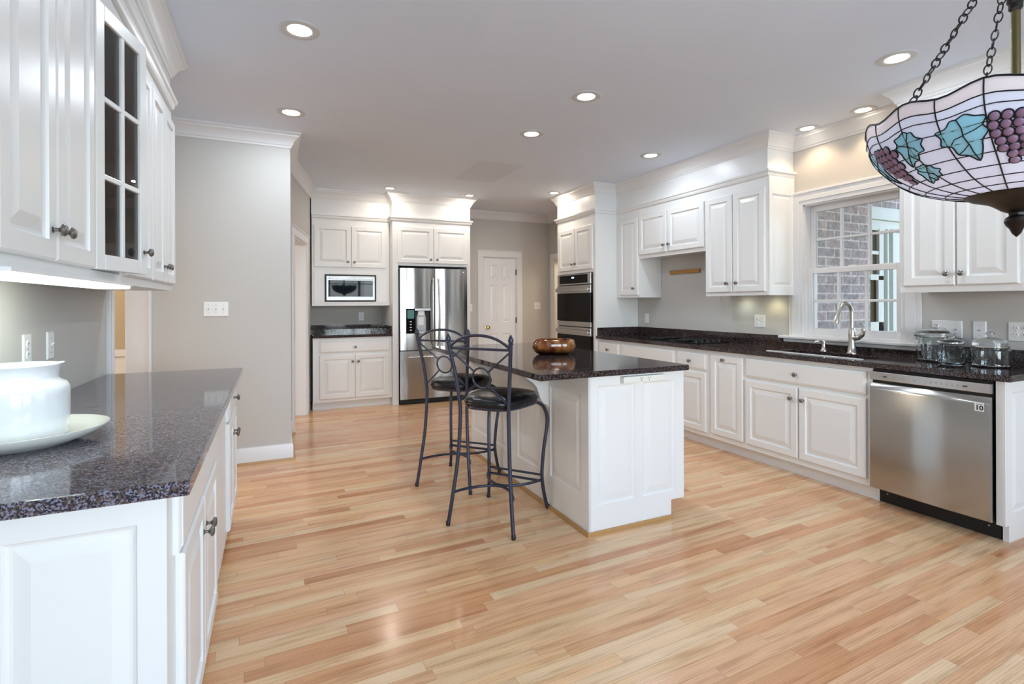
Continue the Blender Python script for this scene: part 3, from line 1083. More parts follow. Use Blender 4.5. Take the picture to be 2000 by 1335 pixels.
def upper_r(y_left, y_right, z0, label, z1=2.372):
    t = thing('wall_cabinet', label, 'cabinet', (UX, y_left, z0), ROT_R, UPPERS)
    w, d = y_left - y_right, XR - UX - 0.003
    b = MB().box(0.0005, w - 0.0005, 0, d, 0.018, z1 - z0).box(0.0005, w - 0.0005, 0, 0.02, 0, 0.018)   # front rail hides a recessed underside
    b.box(0.0005, 0.018, 0.02, d, 0, 0.018).box(w - 0.018, w - 0.0005, 0.02, d, 0, 0.018)
    b.build('cabinet_body', M['cab'], t)
    return t


def fu(t, y_left, zb, ya, yb, z0, z1, knob_y=None, knob_z=None):
    return front(t, 'door', y_left - ya, z0 - zb, ya - yb, z1 - z0, None if knob_y is None else (ya - knob_y, knob_z - z0))


t = upper_r(5.147, 4.722, 1.36, 'narrow white wall cabinet with a single door beside the oven tower')
fu(t, 5.147, 1.36, 5.075, 4.735, 1.388, 2.278, 4.80, 1.465)
t = upper_r(4.722, 3.728, 1.80, 'short white wall cabinet with two doors over the cooktop')
fu(t, 4.722, 1.80, 4.711, 4.258, 1.838, 2.282, 4.292, 1.915)
fu(t, 4.722, 1.80, 4.247, 3.742, 1.838, 2.282, 4.212, 1.915)
t = upper_r(3.728, 3.04, 1.36, 'tall white wall cabinet with two doors left of the sink window')
fu(t, 3.728, 1.36, 3.716, 3.402, 1.392, 2.282, 3.452, 1.475)
fu(t, 3.728, 1.36, 3.392, 3.058, 1.392, 2.282, 3.342, 1.475)
b = MB()
frame_panels(b, XR - UX - 0.008, 1.01, [(0.035, 0.28, 0.075, 0.86)], 0.014, slope=0.02)
sp3 = b.build('side_panel', M['cab'], t, (0.6885, 0.003, 0.0), PI / 2)
t = upper_r(2.03, 1.385, 1.36, 'white wall cabinet with two doors behind the hanging stained glass lamp')
fu(t, 2.03, 1.36, 2.003, 1.716, 1.400, 2.282, 1.755, 1.472)
fu(t, 2.03, 1.36, 1.709, 1.418, 1.400, 2.282, 1.678, 1.472)

# fascia boards above the cabinets, with small moulding and crown
f = MB().box(UX, XR, 3.04, 5.147, 2.373, CE).box(UX, XR, 1.385, 2.03, 2.373, CE).box(-0.85, -0.53, 1.40, 3.52, 2.425, CE).box(3.49, XR, 5.149, 6.045, 2.373, CE)
f.box(0.437, 1.395, 6.80, YB, 2.373, CE).box(1.395, 2.45, 6.62, YB, 2.373, CE)
struct(f.build('trim_10', M['cab']), 'white fascia boards between the cabinets and the ceiling')
path_r = [(XR, 3.04), (UX, 3.04), (UX, 5.148), (3.49, 5.148), (3.49, 6.045), (XR, 6.045)]
path_n = [(XR, 1.385), (UX, 1.385), (UX, 2.03), (XR, 2.03)]
path_b = [(0.44, 6.80), (1.395, 6.80), (1.395, 6.62), (2.45, 6.62), (2.45, YB)]
path_l = [(XL, 3.52), (-0.53, 3.52), (-0.53, 1.40), (XL, 1.40)]
for i, (p, s, z) in enumerate(((path_r, -1, 2.370), (path_n, -1, 2.370), (path_b, 1, 2.365), (path_l, -1, 2.425))):
    struct(MB().sweep(p, CROWN, s).build('trim_%d' % (11 + i), M['cab'], smooth=30), 'white crown moulding of the cabinet fascia')
    struct(MB().sweep(p, [(o, zz + z) for o, zz in SMALL], s).build('trim_%d' % (21 + i), M['cab'], smooth=30), 'small white moulding above the cabinet doors')

# wooden cleat left where the range hood was
t = tag(MB().box(-0.02, 0, -0.45, 0.0, -0.021, 0.021).build('wood_strip', M['wood'], None, (XR - 0.0005, 4.565, 1.640), bevel=0.002), 'bare wooden strip fixed to the wall under the short cabinet over the cooktop', 'strip')

# puck lamps under the tall cabinet
for y in (3.20, 3.52):
    lab = 'round under-cabinet lamp nearer the sink window' if y < 3.4 else 'round under-cabinet lamp farther from the sink window'
    t = thing('under_cabinet_lamp', lab, 'lamp', (4.02, y, 1.378), 0, 'lamps under the tall wall cabinet')
    MB().lathe([(0.035, -0.012), (0.035, 0.0)], n=20).build('housing', M['can'], t)
    MB().lathe([(0.027, -0.0135), (0.027, -0.0121)], n=20).build('lens', M['puck'], t)
    light('puck_light', 'SPOT', (4.02, y, 1.355), 0.9 if y < 3.4 else 0.6, (1, 0.9, 0.5) if y < 3.4 else (0.85, 1, 0.9), spot_size=R(150), spot_blend=0.8, shadow_soft_size=0.03, aim=(4.05, y, 0.9))

# ------------------------------------------------------------------ oven tower
TX, TY0, TY1 = 3.49, 5.149, 6.045
t = thing('oven_cabinet', 'tall white cabinet tower that holds the black double oven', 'cabinet', (TX, TY1, 0), ROT_R)
W = TY1 - TY0
b = MB().box(0, W, 0, XR - TX - 0.003, 0.10, 0.38).box(0, W, 0, XR - TX - 0.003, 1.672, 2.372)
b.box(0, 0.028, 0, XR - TX - 0.003, 0.38, 1.672).box(W - 0.045, W, 0, XR - TX - 0.003, 0.38, 1.672).box(0.028, W - 0.045, 0.58, XR - TX - 0.003, 0.38, 1.672)
b.build('cabinet_body', M['cab'], t)
MB().box(0, W, 0.07, 0.09, 0, 0.10).build('toe_kick', M['cab'], t)
front(t, 'door', 0.058, 1.712, 0.392, 0.535, (0.355, 0.08))
front(t, 'door', 0.458, 1.712, 0.392, 0.535, (0.037, 0.08))
front(t, 'drawer', 0.058, 0.13, 0.80, 0.22, (0.40, 0.11))
ov = thing('double_oven', 'black glass double wall oven with steel handles built into the white tower', 'oven', (TX, TY1, 0), ROT_R)
x0, x1 = 0.031, W - 0.048
MB().box(x0, x1, 0.0, 0.55, 0.385, 1.668).build('oven_body', M['black'], ov)
ds = x1 - x0 - 0.022
b = MB().box(x0, x0 + ds, -0.022, 0, 1.532, 1.665)
cpo = b.build('control_panel', M['steelplain'], ov, bevel=0.003)
MB().box(x0 + 0.06, x0 + ds - 0.07, -0.0245, -0.022, 1.548, 1.652).build('display_glass', M['blackglass'], cpo)
b = MB().box(x0 + ds * 0.46, x0 + ds * 0.53, -0.0255, -0.0245, 1.612, 1.628)
b.build('clock', M['display'], cpo)
for z0, z1 in ((1.072, 1.522), (0.43, 0.995)):
    d = MB().box(x0, x0 + ds, -0.026, 0, z0, z1 - 0.10).build('oven_door', M['blackglass'], ov, bevel=0.002)
    MB().box(x0, x0 + ds, -0.026, 0, z1 - 0.099, z1).build('door_top', M['steelplain'], d, bevel=0.003)
    b = MB().box(x0 + 0.01, x0 + ds - 0.01, -0.062, -0.048, z1 - 0.078, z1 - 0.030)
    for xx in (x0 + 0.03, x0 + ds - 0.05):
        b.box(xx, xx + 0.02, -0.05, -0.02, z1 - 0.068, z1 - 0.04)
    b.build('handle', M['steelplain'], d, bevel=0.006, seg=3)
MB().box(x0, x0 + ds, -0.022, 0, 1.005, 1.066).build('vent_strip', M['steelplain'], ov, bevel=0.002)

# ------------------------------------------------------------------ back wall: microwave cabinet, base, fridge
BACKS = 'white cabinets on the far wall'
t = thing('wall_cabinet', 'white wall cabinet with two doors that holds the microwave', 'cabinet', (0.442, 6.80, 1.276), 0, BACKS)
b = MB().box(0.0, 0.950, 0, 0.615, 0.475, 1.096).box(0, 0.148, 0, 0.615, 0, 0.475).box(0.776, 0.950, 0, 0.615, 0, 0.475).box(0.148, 0.776, 0, 0.615, 0, 0.05).box(0.148, 0.776, 0, 0.615, 0.392, 0.475).box(0.148, 0.776, 0.5, 0.615, 0.05, 0.392)
b.build('cabinet_body', M['cab'], t)
front(t, 'door', 0.025, 0.482, 0.438, 0.525, (0.40, 0.070))
front(t, 'door', 0.469, 0.482, 0.432, 0.525, (0.035, 0.068))
b = MB()
for q in ((0.026, 0.148, 0.04, 0.445), (0.776, 0.902, 0.04, 0.445), (0.148, 0.776, 0.395, 0.445), (0.148, 0.776, 0.04, 0.049)):
    b.box(q[0], q[1], -0.012, 0, q[2], q[3])
b.build('microwave_surround', M['cab'], t, bevel=0.0)

mw = thing('microwave', 'built-in stainless microwave with a dark glass door in the far white cabinet', 'microwave', (0.5925, 6.80, 1.328))
MB().box(0.0, 0.622, -0.018, 0.45, 0.001, 0.338).build('trim_kit', M['black'], mw, bevel=0.003)
MB().box(0.014, 0.608, -0.028, -0.018, 0.014, 0.324).build('face_plate', mat('dull_steel', (0.30, 0.30, 0.305), 0.30, 1.0), mw, bevel=0.004)
d = MB().box(0.040, 0.580, -0.034, -0.028, 0.062, 0.266).build('door_glass', M['mwglass'], mw, bevel=0.002)
MB().box(0.470, 0.578, -0.0352, -0.034, 0.064, 0.264).build('control_panel', M['blackglass'], d)
MB().box(0.050, 0.575, -0.050, -0.036, 0.285, 0.305).box(0.07, 0.09, -0.04, -0.028, 0.287, 0.303).box(0.53, 0.55, -0.04, -0.028, 0.287, 0.303).build('handle', M['steelplain'], mw, bevel=0.004)

t = thing('base_cabinet', 'white base cabinet with one wide drawer over two doors under the microwave', 'cabinet', (0.442, 6.67, 0), 0, BACKS)
carcass(t, 0.950, 0.745, 0, 0.882, 0.10, 0.07)
front(t, 'drawer', 0.075, 0.700, 0.850, 0.143, (0.418, 0.064))
front(t, 'door', 0.075, 0.135, 0.417, 0.535, (0.385, 0.452))
front(t, 'door', 0.497, 0.135, 0.417, 0.535, (0.032, 0.452))
t = thing('countertop', 'short dark granite countertop below the microwave cabinet', 'countertop', (0.442, 6.635, 0.883))
MB().box(0, 0.951, 0, 0.782, 0, 0.034).build('slab', M['granite'], t, bevel=0.005)
MB().box(0, 0.951, 0.76, 0.783, 0.034, 0.130).box(0.930, 0.951, 0.03, 0.76, 0.034, 0.130).build('backsplash', M['granite'], t)

t = thing('fridge_cabinet', 'tall white cabinet surround with two doors above the refrigerator', 'cabinet', (1.396, 6.62, 0), 0, BACKS)
b = MB().box(0, 0.073, 0, 0.795, 0, 2.372).box(1.002, 1.053, 0, 0.795, 0, 2.372).box(0.073, 1.002, 0, 0.795, 1.79, 2.372)
b.build('cabinet_body', M['cab'], t)
front(t, 'door', 0.058, 1.823, 0.477, 0.472, (0.435, 0.052))
front(t, 'door', 0.539, 1.823, 0.477, 0.472, (0.042, 0.052))

# refrigerator
t = thing('refrigerator', 'stainless french door refrigerator with an ice and water dispenser', 'refrigerator', (1.474, 6.60, 0))
W = 0.920
MB().box(0.004, W - 0.004, 0.02, 0.76, 0.03, 1.752).build('fridge_body', mat('fridge_side', (0.035, 0.035, 0.04), 0.4), t, bevel=0.004)


def bowed(mb, x0, x1, z0, z1, y, bow, nx=14, hole=None, thick=0.045):
    xs = sorted({x0 + (x1 - x0) * i / nx for i in range(nx + 1)} | ({hole[0], hole[1]} if hole else set()))
    zs = sorted({z0, z1} | ({hole[2], hole[3]} if hole else set()))

    def yy(x):
        u = (x - x0) / (x1 - x0) * 2 - 1
        return y - bow * (1 - abs(u) ** 2.6)
    g = [mb.add([(x, yy(x), z) for x in xs]) for z in zs]
    for a in range(len(zs) - 1):
        for i in range(len(xs) - 1):
            if hole and xs[i] >= hole[0] - 1e-6 and xs[i + 1] <= hole[1] + 1e-6 and zs[a] >= hole[2] - 1e-6 and zs[a + 1] <= hole[3] + 1e-6:
                continue
            mb.face([g[a] + i, g[a] + i + 1, g[a + 1] + i + 1, g[a + 1] + i])
    n = len(xs)
    bk = mb.add([(x0, y + thick, z0), (x1, y + thick, z0), (x1, y + thick, z1), (x0, y + thick, z1)])
    mb.face([bk + 3, bk + 2, bk + 1, bk])
    mb.face([g[0] + i for i in range(n)] + [bk + 1, bk])
    mb.face([g[-1] + n - 1 - i for i in range(n)] + [bk + 3, bk + 2])
    mb.face([bk] + [q for q in g] + [bk + 3])
    mb.face([bk + 1] + [q + n - 1 for q in g] + [bk + 2])
    return mb


hole = (0.082, 0.395, 0.918, 1.232)
dl = bowed(MB(), 0.004, 0.466, 0.700, 1.756, -0.022, 0.024, hole=hole).build('left_door', M['steel'], t, smooth=25)
dr = bowed(MB(), 0.472, W - 0.004, 0.700, 1.756, -0.022, 0.024).build('right_door', M['steel'], t, smooth=25)
fz = bowed(MB(), 0.004, W - 0.004, 0.070, 0.688, -0.022, 0.026, 20).build('freezer_drawer', M['steel'], t, smooth=25)
MB().box(0.01, W - 0.01, -0.015, 0.05, 0.006, 0.064).build('base_grille', M['black'], t, bevel=0.004)
# dispenser
dp = MB().box(hole[0] - 0.004, hole[0] + 0.112, -0.052, -0.02, hole[2] - 0.004, hole[3] + 0.002).build('dispenser_panel', M['blackglass'], dl, bevel=0.003)
MB().box(hole[0] + 0.010, hole[0] + 0.098, -0.0535, -0.052, hole[3] - 0.125, hole[3] - 0.012).build('screen', M['teal'], dp)
b = MB()
for i in range(4):
    b.box(hole[0] + 0.042, hole[0] + 0.066, -0.0532, -0.052, hole[2] + 0.035 + i * 0.036, hole[2] + 0.046 + i * 0.036)
b.build('touch_icons', M['plate'], dp)
b = MB().box(hole[0] + 0.112, hole[1], -0.004, 0.0, hole[2], hole[3])
b.box(hole[1] - 0.003, hole[1], -0.040, 0.0, hole[2], hole[3]).box(hole[0] + 0.112, hole[1], -0.040, 0, hole[3] - 0.004, hole[3])
b.build('recess', M['black'], dl)
MB().box(hole[0] + 0.108, hole[1] + 0.006, -0.056, -0.038, hole[3] - 0.026, hole[3] + 0.004).box(hole[0] + 0.108, hole[1] + 0.006, -0.060, -0.036, hole[2] - 0.004, hole[2] + 0.024).build('dispenser_trim', M['steelplain'], dl, bevel=0.003)
MB().prism([(hole[0] + 0.138, hole[2] + 0.024), (hole[1] - 0.052, hole[2] + 0.024), (hole[1] - 0.052, hole[2] + 0.19), (hole[1] - 0.070, hole[3] - 0.045), (hole[0] + 0.158, hole[3] - 0.045), (hole[0] + 0.138, hole[2] + 0.20)], 'y', -0.022, -0.005).build('dispenser_chute', mat('grey_plastic', (0.50, 0.51, 0.53), 0.4), dl, bevel=0.002)
MB().box(hole[0] + 0.155, hole[1] - 0.075, -0.036, -0.022, hole[3] - 0.085, hole[3] - 0.027).box(hole[0] + 0.155, hole[1] - 0.080, -0.027, -0.022, hole[2] + 0.10, hole[2] + 0.205).build('paddle', M['plate'], dl, bevel=0.003)


def bar(pts, r, name, parent):
    return MB().tube(catmull(pts, 6), r, 12).build(name, M['steelplain'], parent, smooth=True)


for d, x, s in ((dl, 0.438, -1), (dr, 0.502, 1)):
    bar([(x, -0.036, 1.63), (x + s * 0.004, -0.062, 1.59), (x + s * 0.010, -0.078, 1.45), (x + s * 0.013, -0.084, 1.19), (x + s * 0.010, -0.078, 0.93), (x + s * 0.004, -0.062, 0.79), (x, -0.036, 0.75)], 0.011, 'handle', d)
bar([(0.10, -0.040, 0.606), (0.13, -0.066, 0.610), (0.22, -0.080, 0.612), (0.46, -0.088, 0.612), (0.70, -0.080, 0.612), (0.79, -0.066, 0.610), (0.82, -0.040, 0.606)], 0.013, 'handle', fz)
MB().lathe([(0.010, 0), (0.010, 0.001), (0.004, 0.0015)], (0.385 + 0.472, -0.036, 1.715), 14, '-y').build('round_badge', M['badge'], dr)

# ------------------------------------------------------------------ left wall cabinets
LEFTS = 'white cabinets on the left wall'
LX = -0.218
t = thing('base_cabinet', 'nearest white base cabinet on the left with a panelled end and a knobless drawer', 'cabinet', (LX, 1.40, 0), ROT_L, LEFTS)
carcass(t, 0.958, 0.628, 0, 0.875, 0.10, 0.07)
front(t, 'drawer', 0.060, 0.700, 0.868, 0.160)
front(t, 'door', 0.100, 0.139, 0.412, 0.548, (0.378, 0.446))
front(t, 'door', 0.516, 0.139, 0.412, 0.548, (0.034, 0.446))
b = MB()
frame_panels(b, 0.628, 0.775, [(0.060, 0.280, 0.075, 0.712), (0.345, 0.573, 0.075, 0.712)], 0.014, 0, 0.10, slope=0.030)
b.build('side_panel', M['cab'], t, (0.0, 0.628, 0.0), -PI / 2)
t = thing('base_cabinet', 'farther white base cabinet on the left with a knobbed drawer over two doors', 'cabinet', (LX, 2.36, 0), ROT_L, LEFTS)
carcass(t, 1.215, 0.628, 0, 0.875, 0.10, 0.07)
front(t, 'drawer', 0.640, 0.700, 0.555, 0.160, (0.277, 0.078))
front(t, 'door', 0.640, 0.139, 0.273, 0.548, (0.238, 0.446))
front(t, 'door', 0.921, 0.139, 0.273, 0.548, (0.036, 0.446))
tag(MB().box(-0.675, 0, 0, 2.25, 0, 0.034).build('countertop', M['granite_daylit'], None, (-0.167, 1.337, 0.876), bevel=0.005), 'grey brown granite countertop on the left under the white pitcher', 'countertop')

UL = -0.535
UD = XL * -1 + UL - 0.003


def upper_l(y0, y1, label):
    t = thing('wall_cabinet', label, 'cabinet', (UL, y0, 1.38), ROT_L, LEFTS)
    return t


t = upper_l(1.40, 2.08, 'nearest white wall cabinet on the left with two tall doors')
carcass(t, 0.68, UD, 0, 1.044)
front(t, 'door', 0.022, 0.035, 0.320, 0.955, (0.290, 0.080))
front(t, 'door', 0.348, 0.035, 0.320, 0.955, (0.030, 0.080))
t = upper_l(2.08, 2.46, 'white wall cabinet with a glass pane door standing slightly open')
b = MB()
b.box(0.0, 0.018, 0, UD, 0, 1.044).box(0.362, 0.379, 0, UD, 0, 1.044).box(0.018, 0.362, UD - 0.012, UD, 0, 1.044).box(0.018, 0.362, 0, UD - 0.012, 0, 0.035).box(0.018, 0.362, 0, UD - 0.012, 0.94, 1.044)
b.build('cabinet_body', M['cab'], t)
MB().box(0.019, 0.361, 0.03, UD - 0.013, 0.335, 0.352).build('shelf', M['cab'], t)
MB().box(0.019, 0.361, 0.03, UD - 0.013, 0.635, 0.652).build('shelf', M['cab'], t)
dwid, dhei = 0.352, 0.885
b = MB()
sw = 0.052
b.box(0, sw, -0.020, 0, 0, dhei).box(dwid - sw, dwid, -0.020, 0, 0, dhei).box(sw, dwid - sw, -0.020, 0, 0, sw).box(sw, dwid - sw, -0.020, 0, dhei - sw, dhei)
gh = dhei - 2 * sw
b.box(dwid / 2 - 0.010, dwid / 2 + 0.010, -0.019, -0.003, sw, dhei - sw)
for q in (1, 2):
    b.box(sw, dwid - sw, -0.0185, -0.003, sw + gh * q / 3 - 0.009, sw + gh * q / 3 + 0.009)
gd = b.build('glass_door', M['cab'], t, (0.008, 0.0, 0.036), -R(12), bevel=0.003)
MB().box(sw - 0.003, dwid - sw + 0.003, -0.010, -0.007, sw - 0.003, dhei - sw + 0.003).build('pane', M['cabpane'], gd)
knob(gd, dwid - 0.026, 0.085)
t = upper_l(2.46, 3.59, 'farthest white wall cabinet on the left ending at the cased opening')
carcass(t, 1.13, UD, 0, 1.044)
front(t, 'door', 0.030, 0.035, 0.455, 0.940, (0.036, 0.080))
front(t, 'door', 0.505, 0.035, 0.305, 0.940, (0.272, 0.085))
front(t, 'door', 0.818, 0.035, 0.305, 0.940, (0.033, 0.085))
for i in range(7):
    pl = MB().lathe([(0.045, 0), (0.075, 0.004), (0.100, 0.012), (0.098, 0.0135), (0.072, 0.0065), (0.0, 0.0045)], n=28, cap=False)
    tag(pl.build('plate', M['slot'] if i % 2 else M['ceramic'], None, (-0.690, 2.272, 1.4165 + 0.0075 * i), smooth=True),
        'plate in the stack behind the glass cabinet door', 'plate', 'stacked plates in the glass cabinet')

# fluorescent strip under the near left cabinets
t = thing('under_cabinet_light', 'lit white strip light under the left wall cabinets', 'light', (-0.545, 1.91, 1.38))
MB().box(-0.057, 0.057, -0.51, 0.51, -0.010, -0.0005).build('housing', M['plate'], t)
MB().box(-0.052, 0.052, -0.50, 0.50, -0.021, -0.010).build('lens', M['tube'], t, bevel=0.004)
light('strip_light', 'AREA', (-0.595, 1.91, 1.355), 1.5, (0.90, 1.0, 0.90), shape='RECTANGLE', size=0.06, size_y=1.0, spread=R(170)).rotation_euler = (0, R(45), 0)

# ------------------------------------------------------------------ island
IX, IY = 1.597, 2.43
t = thing('kitchen_island', 'white panelled kitchen island with a carved bracket, in the middle of the floor', 'island', (IX, IY, 0))
b = MB().box(0.014, 0.693, 0.014, 1.87, 0.107, 0.887).box(0.014, 0.592, 0.014, 1.87, 0, 0.107)
b.build('island_body', M['cab'], t)
b = MB()
b2 = MB()
frame_panels(b2, 0.693, 0.780, [(0.065, 0.322, 0.054, 0.724), (0.382, 0.624, 0.054, 0.724)], 0.014, 0, 0.107, slope=0.036)
frame_panels(b2, 0.592, 0.107, [], 0.014, 0, 0)
b2.build('end_panel', M['cab'], t, (0, 0.014, 0))
b = MB()
frame_panels(b, 1.87, 0.887, [(0.05, 0.42, 0.20, 0.775), (0.50, 0.86, 0.20, 0.775), (0.95, 1.29, 0.20, 0.775), (1.43, 1.79, 0.20, 0.775)], 0.014, slope=0.036)
b.build('side_panel', M['cab'], t, (0.0145, 1.87, 0), -PI / 2)
prof = [(0.0, 0.886), (-0.200, 0.886), (-0.185, 0.853), (-0.150, 0.822), (-0.108, 0.794), (-0.084, 0.765), (-0.072, 0.730), (-0.058, 0.690), (-0.034, 0.660), (-0.010, 0.650), (-0.004, 0.636), (0.0, 0.636)]
MB().prism(prof, 'y', 0.455, 0.510).build('bracket', M['cab'], t, bevel=0.003)
MB().prism(prof, 'y', 1.44, 1.495).build('bracket', M['cab'], t, bevel=0.003)
b = MB().sweep([(0.595, 0.0), (0.0, 0.0), (0.0, 1.87)], [(0, 0), (0.018, 0), (0.017, 0.010), (0.008, 0.019), (0, 0.019)], -1)
b.build('shoe_moulding', M['shoe'], t, smooth=30)
b = MB().box(0.218, 0.522, -0.034, -0.0005, 0.838, 0.876)
os_ = b.build('outlet_strip', M['ivory'], t, bevel=0.004)
b = MB()
for x in (0.345, 0.400):
    for dx, dz in ((-0.007, 0.006), (0.007, 0.006), (0, -0.007)):
        b.box(x + dx - 0.0018, x + dx + 0.0018, -0.0346, -0.034, 0.857 + dz - 0.004, 0.857 + dz + 0.004)
b.build('socket_slots', M['slot'], os_)
tag(MB().box(0, 1.03, 0, 2.03, 0, 0.034).build('countertop', M['granite'], None, (1.272, 2.393, 0.888), bevel=0.006, seg=3), 'polished dark granite countertop of the island, with the brown bowl on it', 'countertop')

# ------------------------------------------------------------------ bowl on the island
b = MB()
n = 48


def sq(rx, ry, z, p=2.7):
    vs = []
    for i in range(n):
        a = 2 * PI * i / n
        c, s = math.cos(a), math.sin(a)
        vs.append((rx * math.copysign(abs(c) ** (2 / p), c), ry * math.copysign(abs(s) ** (2 / p), s), z))
    return b.add(vs)


rows = [sq(*q) for q in ((0.100, 0.052, 0.0), (0.122, 0.070, 0.006), (0.148, 0.090, 0.026), (0.160, 0.100, 0.056), (0.158, 0.098, 0.088), (0.148, 0.089, 0.107), (0.138, 0.080, 0.1115), (0.132, 0.075, 0.108), (0.138, 0.082, 0.075), (0.120, 0.070, 0.028), (0.08, 0.045, 0.016))]
for a, c in zip(rows, rows[1:]):
    for i in range(n):
        b.face([a + i, a + (i + 1) % n, c + (i + 1) % n, c + i])
b.face([rows[0] + i for i in range(n)][::-1])
b.face([rows[-1] + i for i in range(n)])
tag(b.build('bowl', M['bowl'], None, (1.888, 3.335, 0.9221), -R(24), smooth=55), 'glossy brown lacquered bowl on the island countertop', 'bowl')

# ------------------------------------------------------------------ bar stools
def make_stool(label):
    t = thing('bar_stool', label, 'stool', (0, 0, 0), 0, 'iron bar stools at the island')
    rr = 0.0112
    for s in (1, -1):
        foot = Vector((-0.245, s * 0.2135, 0.004))
        pts = catmull([foot, (-0.226, s * 0.192, 0.18), (-0.203, s * 0.170, 0.40), (-0.193, s * 0.160, 0.62), (-0.196, s * 0.162, 0.72), (-0.214, s * 0.178, 0.88), (-0.240, s * 0.196, 1.01), (-0.250, s * 0.203, 1.075)], 6)
        o = MB().tube(pts, rr, 10).build('back_leg', M['iron'], t, smooth=True)
        MB().lathe([(0.0125, 0.0), (0.0130, 0.022), (0.011, 0.026)], (foot.x, foot.y, 0.0), 12).build('foot_cap', M['black'], o, smooth=True)
        MB().lathe([(0.0115, 0), (0.0165, 0.004), (0.0115, 0.010), (0.0165, 0.024), (0.010, 0.042), (0.0005, 0.058)], (-0.2515, s * 0.204, 1.070), 12, cap=False).build('finial', M['iron'], o, smooth=True)
        foot = Vector((0.245, s * 0.2135, 0.004))
        pts = catmull([foot, (0.226, s * 0.198, 0.10), (0.212, s * 0.190, 0.22), (0.224, s * 0.198, 0.38), (0.247, s * 0.210, 0.52), (0.250, s * 0.208, 0.59), (0.226, s * 0.192, 0.65), (0.176, s * 0.165, 0.683)], 6)
        o = MB().tube(pts, rr, 10).build('front_leg', M['iron'], t, smooth=True)
        MB().lathe([(0.0125, 0.0), (0.0130, 0.022), (0.011, 0.026)], (foot.x, foot.y, 0.0), 12).build('foot_cap', M['black'], o, smooth=True)
    # seat frame and cushion
    def outline(k, z):
        vs = []
        m = 48
        for i in range(m):
            a = 2 * PI * i / m
            c, s_ = math.cos(a), math.sin(a)
            x = 0.212 * math.copysign(abs(c) ** (2 / 3.0), c)
            y = math.copysign(abs(s_) ** (2 / 3.2), s_) * (0.192 + 0.026 * x / 0.21)
            if x > 0:
                x *= 1.02 + 0.05 * (1 - (y / 0.21) ** 2)
            vs.append((x * k + 0.004, y * k, z))
        return vs
    MB().tube([Vector(v) for v in outline(0.97, 0.692)], 0.010, 8, True).build('seat_ring', M['iron'], t, smooth=True)
    b = MB()
    rw = [b.add(outline(k, z)) for k, z in ((0.60, 0.690), (0.97, 0.690), (1.02, 0.700), (1.038, 0.718), (1.025, 0.734), (0.95, 0.748), (0.82, 0.758), (0.6, 0.766), (0.35, 0.771), (0.12, 0.773))]
    for a, c in zip(rw, rw[1:]):
        for i in range(48):
            b.face([a + i, a + (i + 1) % 48, c + (i + 1) % 48, c + i])
    b.face([rw[0] + i for i in range(48)][::-1])
    b.face([rw[-1] + i for i in range(48)])
    seat = b.build('seat', M['leather'], t, smooth=True)
    MB().tube([Vector(v) for v in outline(1.036, 0.7165)], 0.003, 6, True).build('piping', M['leather'], seat, smooth=True)
    # back: arched top, rail, ring and crossing rods
    def bk(y, z):
        x = -0.196 - max(0, z - 0.72) * 0.155
        return (x, y, z)
    def hw(z):
        return 0.162 + max(0, z - 0.72) * 0.115
    b = MB()
    h = hw(1.05)
    b.tube(catmull([bk(-h, 1.045), bk(-h * 0.72, 1.085), bk(-h * 0.38, 1.110), bk(0, 1.118), bk(h * 0.38, 1.110), bk(h * 0.72, 1.085), bk(h, 1.045)], 5), 0.0085, 8)
    b.build('top_arch', M['iron'], t, smooth=True)
    MB().tube([bk(-h, 1.040), bk(h, 1.040)], 0.0075, 8).build('back_rail', M['iron'], t, smooth=True)
    cz, cr_ = 0.872, 0.058
    MB().tube([bk(cr_ * math.cos(a * PI / 18), cz + cr_ * math.sin(a * PI / 18)) for a in range(36)], 0.0055, 8, True).build('back_ring', M['iron'], t, smooth=True)
    for sy in (1, -1):
        for z_end in (1.030, 0.722):
            e = Vector(bk(sy * hw(z_end), z_end))
            c = Vector(bk(0, cz))
            d = (c - e).normalized()
            MB().tube([e, c - d * (cr_ - 0.001)], 0.0055, 8).build('back_rod', M['iron'], t, smooth=True)
    # foot rest
    MB().tube(catmull([(-0.223, 0.190, 0.19), (-0.15, 0.165, 0.188), (-0.07, 0.11, 0.187), (-0.020, 0.045, 0.187), (-0.009, 0.0, 0.187), (-0.020, -0.045, 0.187), (-0.07, -0.11, 0.187), (-0.15, -0.165, 0.188), (-0.223, -0.190, 0.19)], 5), 0.0085, 8).build('foot_ring', M['iron'], t, smooth=True)
    MB().tube(catmull([(0.214, 0.192, 0.19), (0.15, 0.168, 0.188), (0.07, 0.112, 0.187), (0.020, 0.045, 0.187), (0.009, 0.0, 0.187), (0.020, -0.045, 0.187), (0.07, -0.112, 0.187), (0.15, -0.168, 0.188), (0.214, -0.192, 0.19)], 5), 0.0085, 8).build('foot_ring', M['iron'], t, smooth=True)
    MB().tube([(0.222, 0.195, 0.213), (0.222, -0.195, 0.213)], 0.0075, 8).build('foot_bar', M['iron'], t, smooth=True)
    MB().tube([(0.212, 0.191, 0.178), (0.212, -0.191, 0.178)], 0.0085, 8).build('foot_bar', M['iron'], t, smooth=True)
    return t


s1 = make_stool('wrought iron bar stool with black leather seat, the nearer of the pair at the island')
s1.location = (1.2555, 2.889, 0)
s1.rotation_euler = (0, 0, math.atan2(0.308, 0.383))
s2 = copy_tree(s1)
s2['label'] = 'wrought iron bar stool with black leather seat, the one farther along the island'
s2.location = (1.254, 3.627, 0)
s2.rotation_euler = (0, 0, math.atan2(0.339, 0.368))

# ------------------------------------------------------------------ glass canisters
GL = mat('clear_glass', (0.90, 0.96, 0.98), 0.0, 0.0, **{'Transmission Weight': 1.0, 'IOR': 1.45})


